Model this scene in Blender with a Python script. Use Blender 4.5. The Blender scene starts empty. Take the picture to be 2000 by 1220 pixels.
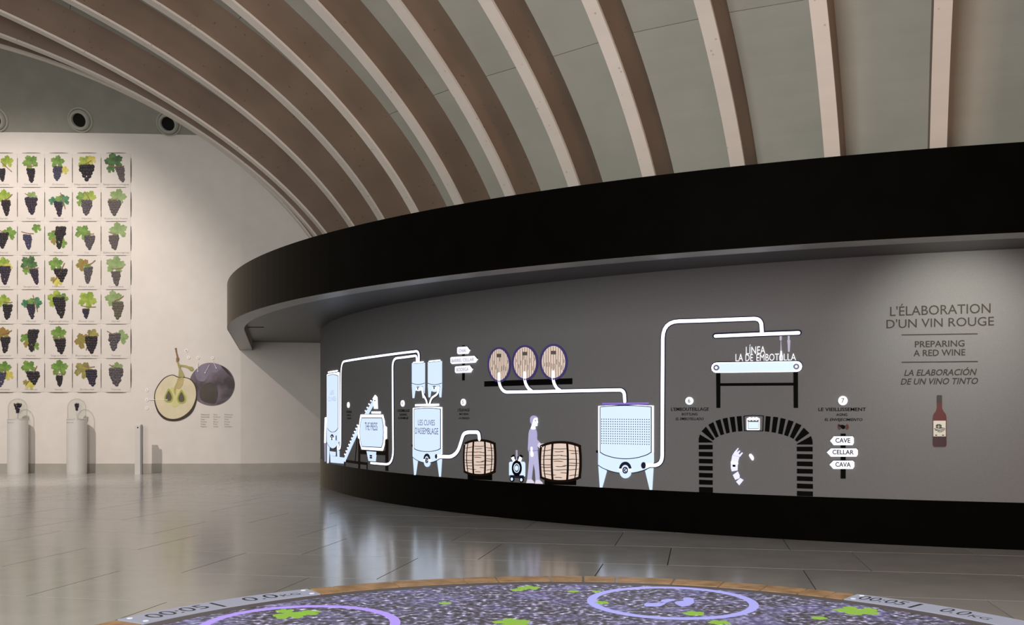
import bpy, bmesh, math, random
from mathutils import Vector, Matrix

# ------------------------------------------------------------------ camera, world, lights, exposure
SC = bpy.context.scene
COL = SC.collection
F_PX, HZ, EYE = 1900.0, 807.0, 1.6            # focal length in pixels of a 2000 px frame, horizon row, eye height
cam_d = bpy.data.cameras.new('camera'); cam = bpy.data.objects.new('camera', cam_d); COL.objects.link(cam)
cam.location = (0, 0, EYE); cam.rotation_euler = (math.pi/2, 0, 0)
cam_d.sensor_width = 36.0; cam_d.lens = 36.0*F_PX/2000.0; cam_d.shift_y = (HZ-610.0)/2000.0
cam_d.clip_end = 200
SC.camera = cam
SC.view_settings.view_transform = 'Standard'; SC.view_settings.look = 'None'
SC.view_settings.gamma = 1.0; SC.view_settings.use_curve_mapping = False
SC.view_settings.exposure = 0.0
W = bpy.data.worlds.new('world'); SC.world = W; W.use_nodes = True
W.node_tree.nodes['Background'].inputs[0].default_value = (1.0, 0.93, 0.86, 1)
W.node_tree.nodes['Background'].inputs[1].default_value = 0.32

def lamp(name, kind, loc, target, energy, color, **kw):
    d = bpy.data.lights.new(name, kind); d.energy = energy; d.color = color
    for k, v in kw.items(): setattr(d, k, v)
    o = bpy.data.objects.new(name, d); COL.objects.link(o); o.location = loc
    o.rotation_euler = (Vector(target)-Vector(loc)).to_track_quat('-Z', 'Y').to_euler()
    return o
# warm gallery spot that washes the poster wall from above
lamp('gallery_spot_and_fill', 'SPOT', (-13.2, 16.3, 10.4), (-13.7, 26.2, 2.6), 4000, (1.0, 0.87, 0.79), spot_size=math.radians(72), spot_blend=0.62, shadow_soft_size=0.10)
# unseen spot, added to brighten the stone floor before the posters
lamp('gallery_spot_and_fill', 'SPOT', (-10.0, 9.0, 9.5), (-7.5, 14.5, 0.0), 1900, (1.0, 0.93, 0.86), spot_size=math.radians(86), spot_blend=1.0, shadow_soft_size=0.5)
# downlight tucked behind the canopy lip over the title
lamp('title_spot', 'SPOT', (4.86, 10.05, 3.46), (5.30, 11.70, 2.45), 165, (1.0, 0.96, 0.80), spot_size=math.radians(84), spot_blend=1.0, shadow_soft_size=0.06)
# unseen area fills, added to brighten the curved wall, ribs and ceiling
lamp('added_fill', 'AREA', (-4.5, -2.0, 3.4), (-0.5, 13.0, 5.4), 1200, (1.0, 0.96, 0.91), size=5.0)
lamp('added_fill', 'AREA', (9.5, 1.0, 2.6), (6.5, 10.0, 6.2), 300, (1.0, 0.58, 0.40), size=2.5)  # warm fill added out of view to redden the right-hand ribs

# ------------------------------------------------------------------ helpers
LOC = {}
def rgba(c): return (c[0], c[1], c[2], 1.0)
MATS = {}
def mat(name, col, rough=0.6, metal=0.0, emit=0.0, ecol=None, spec=0.5, **kw):
    if name in MATS: return MATS[name]
    m = bpy.data.materials.new(name); m.use_nodes = True
    b = m.node_tree.nodes['Principled BSDF']
    b.inputs['Base Color'].default_value = rgba(col); b.inputs['Roughness'].default_value = rough
    b.inputs['Metallic'].default_value = metal; b.inputs['Specular IOR Level'].default_value = spec
    if emit:
        b.inputs['Emission Color'].default_value = rgba(ecol or col); b.inputs['Emission Strength'].default_value = emit
    for k, v in kw.items(): b.inputs[k.replace('_', ' ')].default_value = v
    MATS[name] = m
    return m
def noisy(name, c1, c2, scale=4.0, rough=0.6, bump=0.0, detail=6.0, spec=0.5, stretch=(1, 1, 1), rand=0.0, lo=0.35, hi=0.65, rough2=None, coords='Object'):
    """base colour that wanders between two tones of the material, with fine relief"""
    m = mat(name, c1, rough, spec=spec); nt = m.node_tree; N = nt.nodes; L = nt.links; b = N['Principled BSDF']
    tc = N.new('ShaderNodeTexCoord'); mp = N.new('ShaderNodeMapping'); mp.inputs['Scale'].default_value = stretch
    nz = N.new('ShaderNodeTexNoise'); nz.inputs['Scale'].default_value = scale; nz.inputs['Detail'].default_value = detail
    cr = N.new('ShaderNodeValToRGB'); cr.color_ramp.elements[0].color = rgba(c1); cr.color_ramp.elements[1].color = rgba(c2)
    cr.color_ramp.elements[0].position = lo; cr.color_ramp.elements[1].position = hi
    L.new(tc.outputs[coords], mp.inputs[0]); L.new(mp.outputs[0], nz.inputs[0]); L.new(nz.outputs[0], cr.inputs[0])
    out = cr.outputs[0]
    if rand:
        oi = N.new('ShaderNodeObjectInfo'); mr = N.new('ShaderNodeMapRange')
        mr.inputs[3].default_value = 1-rand; mr.inputs[4].default_value = 1+rand
        mx = N.new('ShaderNodeVectorMath'); mx.operation = 'SCALE'
        L.new(oi.outputs['Random'], mr.inputs[0]); L.new(out, mx.inputs[0]); L.new(mr.outputs[0], mx.inputs[3]); out = mx.outputs[0]
    L.new(out, b.inputs['Base Color'])
    if rough2 is not None:
        mr = N.new('ShaderNodeMapRange'); mr.inputs[3].default_value = rough; mr.inputs[4].default_value = rough2
        L.new(nz.outputs[0], mr.inputs[0]); L.new(mr.outputs[0], b.inputs['Roughness'])
    if bump:
        bp = N.new('ShaderNodeBump'); bp.inputs['Strength'].default_value = bump; bp.inputs['Distance'].default_value = 0.01
        L.new(nz.outputs[0], bp.inputs['Height']); L.new(bp.outputs[0], b.inputs['Normal'])
    return m
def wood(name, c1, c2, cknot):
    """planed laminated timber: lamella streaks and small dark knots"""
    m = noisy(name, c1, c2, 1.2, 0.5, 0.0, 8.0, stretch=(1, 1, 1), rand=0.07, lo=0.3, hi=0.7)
    nt = m.node_tree; N = nt.nodes; L = nt.links; b = N['Principled BSDF']
    src = b.inputs['Base Color'].links[0].from_socket
    tc = N.new('ShaderNodeTexCoord'); vo = N.new('ShaderNodeTexVoronoi'); vo.inputs['Scale'].default_value = 7.0
    L.new(tc.outputs['Object'], vo.inputs[0])
    lt = N.new('ShaderNodeMapRange'); lt.inputs[1].default_value = 0.06; lt.inputs[2].default_value = 0.11; lt.inputs[3].default_value = 0.75; lt.inputs[4].default_value = 0.0
    L.new(vo.outputs['Distance'], lt.inputs[0])
    mx = N.new('ShaderNodeMix'); mx.data_type = 'RGBA'; mx.inputs[7].default_value = rgba(cknot)
    L.new(lt.outputs[0], mx.inputs[0]); L.new(src, mx.inputs[6]); L.new(mx.outputs[2], b.inputs['Base Color'])
    return m

def obj(name, bm, material, parent=None, smooth=False, kind=None, label=None):
    bmesh.ops.recalc_face_normals(bm, faces=bm.faces)
    me = bpy.data.meshes.new(name)
    L = LOC.get(parent.name) if parent else None
    if L is not None: bmesh.ops.translate(bm, verts=bm.verts, vec=-L)
    bm.to_mesh(me); bm.free()
    if smooth:
        for p in me.polygons: p.use_smooth = True
    me.materials.append(material)
    o = bpy.data.objects.new(name, me); COL.objects.link(o)
    if parent:
        o.parent = parent
        if L is not None: LOC[o.name] = L
    if kind: o['kind'] = kind
    if label: o['label'] = label
    return o
def thing(name, label, cat, loc, group=None):
    o = bpy.data.objects.new(name, None); COL.objects.link(o); o.location = loc; o.empty_display_size = 0.1
    LOC[o.name] = Vector(loc); tag(o, label, cat, group); return o
def tag(o, label, cat, group=None):
    o['label'] = label; o['category'] = cat
    if group: o['group'] = group
    return o
def share(name, o, parent, loc=None):
    c = bpy.data.objects.new(name, o.data); COL.objects.link(c); c.parent = parent
    if loc is not None: c.location = loc
    return c
def box(bm, x0, x1, y0, y1, z0, z1):
    v = [bm.verts.new(p) for p in ((x0,y0,z0),(x1,y0,z0),(x1,y1,z0),(x0,y1,z0),(x0,y0,z1),(x1,y0,z1),(x1,y1,z1),(x0,y1,z1))]
    for f in ((0,1,2,3),(4,5,6,7),(0,1,5,4),(1,2,6,5),(2,3,7,6),(3,0,4,7)): bm.faces.new([v[i] for i in f])
def lathe(bm, prof, c, n=40, axis=None):
    """rings of (r, z) about a vertical axis at c; r=0 closes to a point"""
    rings = []
    for r, z in prof:
        if r <= 1e-6: rings.append([bm.verts.new((c[0], c[1], c[2]+z))])
        else: rings.append([bm.verts.new((c[0]+r*math.cos(2*math.pi*i/n), c[1]+r*math.sin(2*math.pi*i/n), c[2]+z)) for i in range(n)])
    for a, b in zip(rings, rings[1:]):
        for i in range(n):
            j = (i+1) % n
            if len(a) == 1 and len(b) == 1: continue
            if len(a) == 1: bm.faces.new((a[0], b[i], b[j]))
            elif len(b) == 1: bm.faces.new((a[i], a[j], b[0]))
            else: bm.faces.new((a[i], a[j], b[j], b[i]))
def sweep(bm, sections, closed=True):
    """skin a list of equally long point rings; caps at both ends"""
    rows = [[bm.verts.new(p) for p in s] for s in sections]
    n = len(rows[0])
    for a, b in zip(rows, rows[1:]):
        for i in range(n if closed else n-1):
            j = (i+1) % n; bm.faces.new((a[i], a[j], b[j], b[i]))
    if closed: bm.faces.new(rows[0]); bm.faces.new(rows[-1][::-1])
def arc(p, q, n): return [p+(q-p)*i/n for i in range(n+1)]

# ---- flat artwork: drawn as (s, z) outlines with a depth, then laid on a surface
def area2(l): return sum(l[i][0]*l[(i+1) % len(l)][1]-l[(i+1) % len(l)][0]*l[i][1] for i in range(len(l)))
def plate(bm, loops, d0, d1):
    """filled outline (first loop) with holes, front at depth d1 and edges down to d0; coords (s, d, z)"""
    edges = []; allv = []
    for l in loops:
        pts = [l[0]]
        for p in l[1:]:
            if abs(p[0]-pts[-1][0])+abs(p[1]-pts[-1][1]) > 1e-6: pts.append(p)
        if abs(pts[0][0]-pts[-1][0])+abs(pts[0][1]-pts[-1][1]) < 1e-6: pts.pop()
        vs = [bm.verts.new((p[0], d1, p[1])) for p in pts]
        back = [bm.verts.new((p[0], d0, p[1])) for p in pts]
        for i in range(len(vs)):
            j = (i+1) % len(vs); edges.append(bm.edges.new((vs[i], vs[j])))
            bm.faces.new((vs[i], vs[j], back[j], back[i]))
        allv.append(vs)
    if len(loops) == 1 and len(allv[0]) <= 4: bm.faces.new(allv[0])
    else: bmesh.ops.triangle_fill(bm, use_beauty=True, use_dissolve=False, edges=edges, normal=(0, 1, 0))
def stroke_loop(pts, w, cap=False):
    """outline of a polyline stroke of width w (w may be a list)"""
    n = len(pts); ws = w if isinstance(w, (list, tuple)) else [w]*n
    Lf, Rt = [], []
    for i, p in enumerate(pts):
        a = Vector(pts[max(i-1, 0)]); b = Vector(pts[min(i+1, n-1)]); c = Vector(p)
        d1 = (c-a); d2 = (b-c)
        if d1.length < 1e-9: d1 = d2
        if d2.length < 1e-9: d2 = d1
        d1.normalize(); d2.normalize()
        m = d1+d2
        m = m.normalized() if m.length > 1e-6 else d1
        k = 1/max(0.5, m.dot(d1)); nn = Vector((-m.y, m.x))*(ws[i]/2*k)
        Lf.append((c.x+nn.x, c.y+nn.y)); Rt.append((c.x-nn.x, c.y-nn.y))
    if cap:
        def semi(c, p0, sgn):
            c = Vector(c); v = Vector(p0)-c
            return [tuple(c+Matrix.Rotation(sgn*math.pi*t/6, 2) @ v) for t in range(1, 6)]
        return Lf+semi(pts[-1], Lf[-1], -1)+Rt[::-1]+semi(pts[0], Rt[0], -1)
    return Lf+Rt[::-1]
def rounded(pts, r, n=6):
    out = [tuple(pts[0])]
    for a, b, c in zip(pts, pts[1:], pts[2:]):
        a, b, c = Vector(a), Vector(b), Vector(c); u = (a-b); v = (c-b)
        k = min(r, u.length*0.49, v.length*0.49); p = b+u.normalized()*k; q = b+v.normalized()*k
        for i in range(n+1):
            t = i/n; out.append(tuple((1-t)**2*p+2*t*(1-t)*b+t*t*q))
    out.append(tuple(pts[-1])); return out
def smoothed(pts, n=6):
    """Catmull-Rom through the points"""
    P = [Vector(p) for p in pts]; P = [2*P[0]-P[1]]+P+[2*P[-1]-P[-2]]; out = []
    for i in range(1, len(P)-2):
        p0, p1, p2, p3 = P[i-1:i+3]
        for k in range(n):
            t = k/n; out.append(tuple(0.5*((2*p1)+(p2-p0)*t+(2*p0-5*p1+4*p2-p3)*t*t+(3*p1-p0-3*p2+p3)*t**3)))
    out.append(tuple(P[-2])); return out
def smooth_closed(pts, n=4):
    P = [Vector(p) for p in pts]; m = len(P); out = []
    for i in range(m):
        p0, p1, p2, p3 = P[i-1], P[i], P[(i+1) % m], P[(i+2) % m]
        for k in range(n):
            t = k/n; out.append(tuple(0.5*((2*p1)+(p2-p0)*t+(2*p0-5*p1+4*p2-p3)*t*t+(3*p1-p0-3*p2+p3)*t**3)))
    return out
def ellipse(cx, cy, rx, ry, n=28, a0=0.0): return [(cx+rx*math.cos(a0+2*math.pi*i/n), cy+ry*math.sin(a0+2*math.pi*i/n)) for i in range(n)]
def rrect(x0, y0, x1, y1, r, n=4):
    x0, x1 = min(x0, x1), max(x0, x1); y0, y1 = min(y0, y1), max(y0, y1); out = []
    for cx, cy, a in ((x1-r, y1-r, 0), (x0+r, y1-r, 90), (x0+r, y0+r, 180), (x1-r, y0+r, 270)):
        for i in range(n+1):
            t = math.radians(a+90*i/n); out.append((cx+r*math.cos(t), cy+r*math.sin(t)))
    return out
TXT = {}
def glyphs(s, shear=0.0, bold=0.0, spacing=1.0):
    """flat triangles of a word in the built-in font: verts, faces, cap height 'H'"""
    key = (s, shear, bold, spacing)
    if key not in TXT:
        cu = bpy.data.curves.new('lettering', 'FONT'); cu.body = s; cu.size = 1.0; cu.shear = shear; cu.offset = bold; cu.resolution_u = 3
        cu.space_character = spacing
        o = bpy.data.objects.new('lettering', cu); me = bpy.data.meshes.new_from_object(o)
        TXT[key] = ([tuple(v.co) for v in me.vertices], [tuple(p.vertices) for p in me.polygons])
        bpy.data.objects.remove(o); bpy.data.meshes.remove(me); bpy.data.curves.remove(cu)
    return TXT[key]
def cap_h():
    v, _ = glyphs('H'); return max(p[1] for p in v)-min(p[1] for p in v)
CAP = cap_h()
def text_plate(bm, s, x0, x1, zb, h, d0, d1, shear=0.0, bold=0.0, spacing=1.0):
    """lettering stretched from x0 to x1 on baseline zb with capitals h tall"""
    v, f = glyphs(s, shear, bold, spacing)
    a = min(p[0] for p in v); b = max(p[0] for p in v)
    nv = [bm.verts.new((x0+(p[0]-a)/(b-a)*(x1-x0), d1, zb+p[1]/CAP*h)) for p in v]
    for q in f:
        try: bm.faces.new([nv[i] for i in q])
        except ValueError: pass

# ---- the curved exhibition wall (upright cylinder) and its surface coordinates
WCX, WCY, WR = 10.218, 25.795, 15.012
TH0 = math.radians(-165)
def wall_hit(x, y):
    """(s, z) on the curved wall of the point that stands at a picture position"""
    dx = (x-1000)/F_PX; dz = (HZ-y)/F_PX
    a = dx*dx+1; b = -2*(dx*WCX+WCY); c = WCX**2+WCY**2-WR**2
    disc = max(b*b-4*a*c, 0.0); t = (-b-math.sqrt(disc))/(2*a)
    th = math.atan2(t-WCY, t*dx-WCX)
    return ((th-TH0)*WR, EYE+t*dz)
def on_wall(s, d, z):
    th = TH0+s/WR; return Vector((WCX+(WR+d)*math.cos(th), WCY+(WR+d)*math.sin(th), z))
def wrap(bm, step=0.25):
    s0 = min(v.co.x for v in bm.verts); s1 = max(v.co.x for v in bm.verts)
    k = math.floor(s0/step)+1
    while k*step < s1:
        bmesh.ops.bisect_plane(bm, geom=bm.verts[:]+bm.edges[:]+bm.faces[:], plane_co=(k*step, 0, 0), plane_no=(1, 0, 0)); k += 1
    for v in bm.verts: v.co = on_wall(v.co.x, v.co.y, v.co.z)
def wobj(name, bm, m, parent, **kw): wrap(bm); return obj(name, bm, m, parent, **kw)
def S(pts): return [wall_hit(*p) for p in pts]
def wthing(name, label, cat, x, y, group=None):
    s, z = wall_hit(x, y); return thing(name, label, cat, on_wall(s, 0, z), group)
def wplate(name, px_loops, m, parent, d0=0.0, d1=0.012, **kw):
    """outline(s) given by picture positions, laid on the curved wall"""
    bm = bmesh.new()
    if not isinstance(px_loops[0][0], (list, tuple)): px_loops = [px_loops]
    plate(bm, [S(l) for l in px_loops], d0, d1); return wobj(name, bm, m, parent, **kw)
def wmulti(name, list_of_loops, m, parent, d0=0.0, d1=0.012, **kw):
    bm = bmesh.new()
    for l in list_of_loops: plate(bm, [S(l)], d0, d1)
    return wobj(name, bm, m, parent, **kw)
def wstrokes(name, lines, w, m, parent, d0=0.0, d1=0.014, cap=False, **kw):
    bm = bmesh.new()
    for l in lines: plate(bm, [stroke_loop(S(l), w, cap)], d0, d1)
    return wobj(name, bm, m, parent, **kw)
def wtext(name, s, x0, x1, yb, h_px, m, parent, d=0.004, shear=0.0, bold=0.0, spacing=1.0, ybr=None):
    sa, za = wall_hit(x0, yb); sb, zb = wall_hit(x1, yb if ybr is None else ybr); sm, zt = wall_hit((x0+x1)/2, yb-h_px); _, zm = wall_hit((x0+x1)/2, (yb+(yb if ybr is None else ybr))/2)
    bm = bmesh.new(); text_plate(bm, s, sa, sb, zm, abs(zt-wall_hit((x0+x1)/2, yb)[1]), 0, d, shear, bold, spacing)
    return wobj(name, bm, m, parent)
def wpipe(parent, pts, r, w=0.052, closed_ends=True, px_round=True):
    """glowing pipe with its dark outline"""
    path = rounded(S(pts), r)
    bm = bmesh.new(); plate(bm, [stroke_loop(path, w*0.74+0.024, True)], 0, 0.010); wobj('pipe_outline', bm, M_NAVY, parent)
    bm = bmesh.new(); plate(bm, [stroke_loop(path, w*0.74, True)], 0.0, 0.018); return wobj('pipe_tube', bm, M_WHITE, parent)
def zoomer(x0, y0, k): return lambda *p: [(x0+a/k, y0+b/k) for a, b in p]

# ------------------------------------------------------------------ materials
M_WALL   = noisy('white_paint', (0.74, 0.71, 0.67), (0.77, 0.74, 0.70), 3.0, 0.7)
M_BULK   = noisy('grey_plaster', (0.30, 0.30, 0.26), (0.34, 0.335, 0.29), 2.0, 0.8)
M_DRUM   = noisy('grey_wall_cloth', (0.172, 0.176, 0.186), (0.186, 0.190, 0.198), 60.0, 0.85, 0.05, spec=0.2)
M_BLACK  = noisy('black_board', (0.0016, 0.0015, 0.0014), (0.0022, 0.002, 0.0018), 3.0, 0.5, spec=0.01)
M_BLACK.node_tree.nodes['Principled BSDF'].inputs['Sheen Weight'].default_value = 0.5; M_BLACK.node_tree.nodes['Principled BSDF'].inputs['Sheen Roughness'].default_value = 0.3
M_BLACK.node_tree.nodes['Principled BSDF'].inputs['Sheen Tint'].default_value = (1.0, 0.88, 0.70, 1)
M_SOFFIT = noisy('dark_soffit', (0.055, 0.055, 0.058), (0.065, 0.065, 0.068), 3.0, 0.4)
M_FLOORB = mat('joint_grout', (0.07, 0.07, 0.065), 0.8)
M_STONE  = noisy('honed_stone', (0.44, 0.437, 0.42), (0.49, 0.485, 0.465), 2.2, 0.14, 0.0, 8.0, rand=0.05, rough2=0.19, spec=1.0)
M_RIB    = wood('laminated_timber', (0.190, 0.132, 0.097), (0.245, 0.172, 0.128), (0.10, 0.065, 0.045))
M_RIBLO  = wood('lit_underside_timber', (0.67, 0.61, 0.55), (0.73, 0.665, 0.605), (0.45, 0.34, 0.28))  # same rib timber, light on the undersides put into a paler colour
M_PANEL  = noisy('grey_ceiling_board', (0.355, 0.355, 0.31), (0.39, 0.388, 0.34), 1.5, 0.8, rand=0.03)
M_WHITE  = mat('backlit_white', (0.6, 0.6, 0.65), 0.5, emit=2.2, ecol=(0.86, 0.89, 1.0))
M_SIGN   = mat('backlit_sign_white', (0.3, 0.3, 0.32), 0.5, emit=0.98, ecol=(0.93, 0.94, 1.0))
M_PALE   = mat('backlit_pale_blue', (0.22, 0.26, 0.30), 0.5, emit=0.98, ecol=(0.62, 0.77, 1.0))
M_NAVY   = mat('dark_outline_print', (0.012, 0.012, 0.03), 0.5, spec=0.05, emit=0.25, ecol=(0.02, 0.02, 0.05))
M_INK    = mat('black_print', (0.004, 0.004, 0.004), 0.6, spec=0.03)
M_RACK   = mat('black_vinyl', (0.003, 0.003, 0.003), 0.6, spec=0.03)
M_LILAC  = mat('backlit_lilac', (0.4, 0.4, 0.6), 0.5, emit=0.55, ecol=(0.50, 0.49, 0.78))
M_LILACD = mat('backlit_dim_lilac', (0.4, 0.38, 0.5), 0.5, emit=0.33, ecol=(0.55, 0.52, 0.75))
M_SLATE  = mat('slate_lettering', (0.03, 0.03, 0.07), 0.5, spec=0.05, emit=0.22, ecol=(0.30, 0.30, 0.55))
M_VIOLET = mat('backlit_violet', (0.2, 0.15, 0.5), 0.5, emit=0.42, ecol=(0.22, 0.16, 0.62))
M_OAK    = noisy('backlit_oak_print', (0.62, 0.50, 0.42), (0.66, 0.54, 0.46), 4.0, 0.6)
_b = M_OAK.node_tree.nodes['Principled BSDF']; _b.inputs['Emission Color'].default_value = (0.78, 0.62, 0.54, 1); _b.inputs['Emission Strength'].default_value = 0.55
M_HOOP   = mat('dark_brown_print', (0.016, 0.008, 0.005), 0.6, spec=0.05)
M_TITLE  = mat('grey_title_print', (0.045, 0.042, 0.035), 0.6, spec=0.1)
M_GREYP  = mat('grey_label_print', (0.10, 0.10, 0.09), 0.6)

# ------------------------------------------------------------------ the setting
# floor: dark joint bed and single stone slabs laid in rows
bm = bmesh.new(); box(bm, -24, 22, -3, 27.6, -0.20, -0.012)
floor = obj('floor', bm, M_FLOORB, kind='structure')
ang = math.radians(11); U = Vector((math.sin(ang), math.cos(ang), 0)); V = Vector((math.cos(ang), -math.sin(ang), 0))
SL, SW, GAP = 2.05, 1.42, 0.012
bm = bmesh.new(); box(bm, -SL/2+GAP/2, SL/2-GAP/2, -SW/2+GAP/2, SW/2-GAP/2, -0.03, 0)
for v in bm.verts: v.co = V*v.co.x+U*v.co.y+Vector((0, 0, v.co.z))
bmesh.ops.recalc_face_normals(bm, faces=bm.faces)
slab_me = bpy.data.meshes.new('floor_slab'); bm.to_mesh(slab_me); bm.free(); slab_me.materials.append(M_STONE)
rnd = random.Random(5); slabs = []
for j in range(-8, 26):
    off = rnd.choice((0.0, 0.33, 0.5, 0.67))*SL
    for i in range(-16, 16):
        c = U*(j*SW+4.0)+V*(i*SL+off)
        if c.y > 27.0 or c.y < 2.5 or abs(c.x) > c.y*0.56+2.5: continue
        if (c.x-WCX)**2+(c.y-WCY)**2 < (WR-1.7)**2: continue
        slabs.append((c.length, c))
slabs.sort(key=lambda q: q[0])
for _, c in slabs[:300]:
    o = bpy.data.objects.new('floor_slab', slab_me); COL.objects.link(o); o.parent = floor; o.location = c
# white poster wall with a shallow bend before it runs behind the curved wall
BW = 26.2; PXM = BW/F_PX
def bx(x): return (x-1000)*PXM
def bz(y): return EYE+(HZ-y)*PXM
XB = bx(470)
def wall_strip(name, pts, z0, z1f, m, th=0.25):
    bm = bmesh.new(); secs = []
    for (x, y) in pts: secs.append([(x, y, z0), (x, y, z1f(x)), (x+0.02, y+th, z1f(x)), (x+0.02, y+th, z0)])
    sweep(bm, secs); return obj(name, bm, m, kind='structure')
def wtop(x): return 9.17-0.0022*max(0, x+14.5)**2
wl = wall_strip('wall_left', [(x, BW) for x in arc(-25.0, XB, 20)], 0.24, wtop, M_WALL)
wb = wall_strip('wall_back', [(XB, BW), (XB+1.2, BW+0.26), (XB+2.6, BW+0.56), (XB+5, BW+1.1)], 0.24, lambda x: 10.6, M_WALL)
bm = bmesh.new()
sweep(bm, [[(x, y-0.012, 0), (x, y-0.012, 0.25), (x, y+0.2, 0.25), (x, y+0.2, 0)] for x, y in ((-25, BW), (XB, BW), (XB+1.2, BW+0.26), (XB+5, BW+1.1))])
M_SKIRT = noisy('stone_skirting', (0.40, 0.385, 0.35), (0.44, 0.42, 0.385), 3.0, 0.5)
obj('baseboard_left', bm, M_SKIRT, kind='structure')
# grey bulkhead that leans out above the poster wall
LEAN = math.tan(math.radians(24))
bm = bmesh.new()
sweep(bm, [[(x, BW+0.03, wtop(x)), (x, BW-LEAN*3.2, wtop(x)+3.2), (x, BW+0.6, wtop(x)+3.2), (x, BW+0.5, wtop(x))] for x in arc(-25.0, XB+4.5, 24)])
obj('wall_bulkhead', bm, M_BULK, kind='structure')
# curved exhibition wall and its black plinth
PL = 0.555; SOF = 3.53
def drum(z0, z1, r, a0=-186, a1=-38, th=0.2, n=150):
    bm = bmesh.new(); secs = []
    for a in arc(math.radians(a0), math.radians(a1), n):
        c, s = math.cos(a), math.sin(a)
        secs.append([(WCX+r*c, WCY+r*s, z0), (WCX+r*c, WCY+r*s, z1), (WCX+(r-th)*c, WCY+(r-th)*s, z1), (WCX+(r-th)*c, WCY+(r-th)*s, z0)])
    sweep(bm, secs); return bm
obj('wall_right', drum(PL, SOF+0.05, WR), M_DRUM, smooth=False, kind='structure')
obj('baseboard_right', drum(0, PL, WR+0.006), M_BLACK, kind='structure')

# canopy: black curved fascia with a return lip, dark soffit, small slot
KX, KY, KR = 8.59, 23.50, 14.85
CZ0, CZ1, LIP = 3.30, 4.15, 0.33
path = []
for a in arc(math.radians(-48), math.radians(-165.5), 110): path.append((Vector((KX+KR*math.cos(a), KY+KR*math.sin(a))), Vector((math.cos(a), math.sin(a)))))
p_end = path[-1][0]; tgt = Vector((-7.62, 27.4)); dn = (tgt-p_end).normalized(); nrm = Vector((-dn.y, dn.x))
for t in arc(0, 1, 10)[1:]: path.append((p_end+(tgt-p_end)*t, nrm))
canopy = thing('canopy', 'black curved canopy fascia overhanging the grey illustrated wall', 'canopy', (KX, KY-KR, CZ0))
bm = bmesh.new()
sweep(bm, [[(*p, CZ1), (*p, CZ0), (*(p-n*0.02), CZ0), (*(p-n*0.02), CZ0+0.03), (*(p-n*0.03), CZ0+0.03), (*(p-n*0.03), CZ1)] for p, n in path])
obj('fascia', bm, M_BLACK, canopy)
bm = bmesh.new()
sweep(bm, [[(*(p-n*0.02), CZ0), (*(p-n*LIP), CZ0), (*(p-n*LIP), CZ0+0.03), (*(p-n*0.02), CZ0+0.03)] for p, n in path])
obj('return_lip', bm, noisy('satin_grey_metal', (0.22, 0.22, 0.22), (0.25, 0.25, 0.25), 3, 0.35), canopy)
bm = bmesh.new()
sweep(bm, [[(*(p-n*LIP), CZ0+0.03), (*(p-n*LIP), SOF+0.02), (*(p-n*(LIP-0.03)), SOF+0.02), (*(p-n*(LIP-0.03)), CZ0+0.03)] for p, n in path])
obj('inner_fascia', bm, M_BLACK, canopy)
def deck(z0, z1, inset, rin):
    bm = bmesh.new(); secs = []
    for p, n in path:
        a = p-n*inset; d = (Vector((WCX, WCY))-a); b = Vector((WCX, WCY))-d.normalized()*rin
        secs.append([(*a, z0), (*a, z1), (*b, z1), (*b, z0)])
    sweep(bm, secs); return bm
obj('soffit', deck(SOF, SOF+0.04, LIP-0.01, WR-0.1), M_SOFFIT, canopy)
obj('top_deck', deck(CZ1-0.05, CZ1-0.01, 0.02, WR-2.5), M_BLACK, canopy)
bm = bmesh.new(); box(bm, -5.95, -5.55, 21.70, 21.80, SOF-0.006, SOF+0.004); obj('soffit_slot', bm, M_RACK, canopy)

# timber vault: radial ribs about the hall's axis, boards between them
RX, RY = 9.1, 22.55
P0, DP = -2.8869, 0.0795
RB = (23.283, 10.7178, 2.1198, 6.3931)
RQ = [(0.001, 0.3197, 0.0559, -0.074), (0, 0.0512, -0.0815, 0.0384), (-0.0011, -0.1466, -0.1003, 0.12), (0.0023, 0.0108, -0.0791, 0.0599),
      (-0.0004, 0.0995, -0.0825, -0.0169), (0.0019, 0.0395, 0.0015, 0.0018), (0.0023, 0.0378, 0.0667, 0.0155), (0.0008, -0.0064, 0.1298, 0.0096),
      (-0.0005, -0.0273, 0.0869, -0.0004), (-0.0028, 0.0684, 0.1509, -0.0294), (-0.0016, 0.0732, 0.0712, -0.0148), (-0.0031, 0.0193, 0.0007, -0.008),
      (-0.003, 0.028, -0.0203, 0.0002), (0, 0.02, 0, 0), (0, 0.02, 0, 0), (0, 0.02, 0, 0)]
def rib_z(k, r):
    q = RQ[k]; u = (min(r, 20)-15)/3
    return RB[2]+RB[3]*math.sqrt(max(0, 1-((RB[0]-min(r, RB[0]))/RB[1])**2))+q[1]+q[2]*u+q[3]*u*u
def rib_curve(k):
    r0 = 12.7
    while rib_z(k, r0) < CZ1: r0 += 0.005
    rs = [r0+(25.5-r0)*(t/46.0)**1.5 for t in range(47)]; out = []
    for r in rs:
        e = 0.02; dz = (rib_z(k, r+e)-rib_z(k, r-e))/(2*e) if r > r0+e else (rib_z(k, r+e)-rib_z(k, r))/e
        L = math.hypot(1, dz); out.append((r, rib_z(k, r), -dz/L, 1/L))
    return out
RW, RD = 0.165, 0.55
ORD = ['first', 'second', 'third', 'fourth', 'fifth', 'sixth', 'seventh', 'eighth', 'ninth', 'tenth', 'eleventh', 'twelfth', 'thirteenth', 'fourteenth', 'fifteenth', 'sixteenth']
curves = {}
RIB_AT = {0: 'farthest curved timber ceiling rib, nearest to the poster wall', 12: 'curved timber ceiling rib seen edge-on above the wine title', 13: 'curved timber ceiling rib just beyond the right edge of the picture'}
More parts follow.
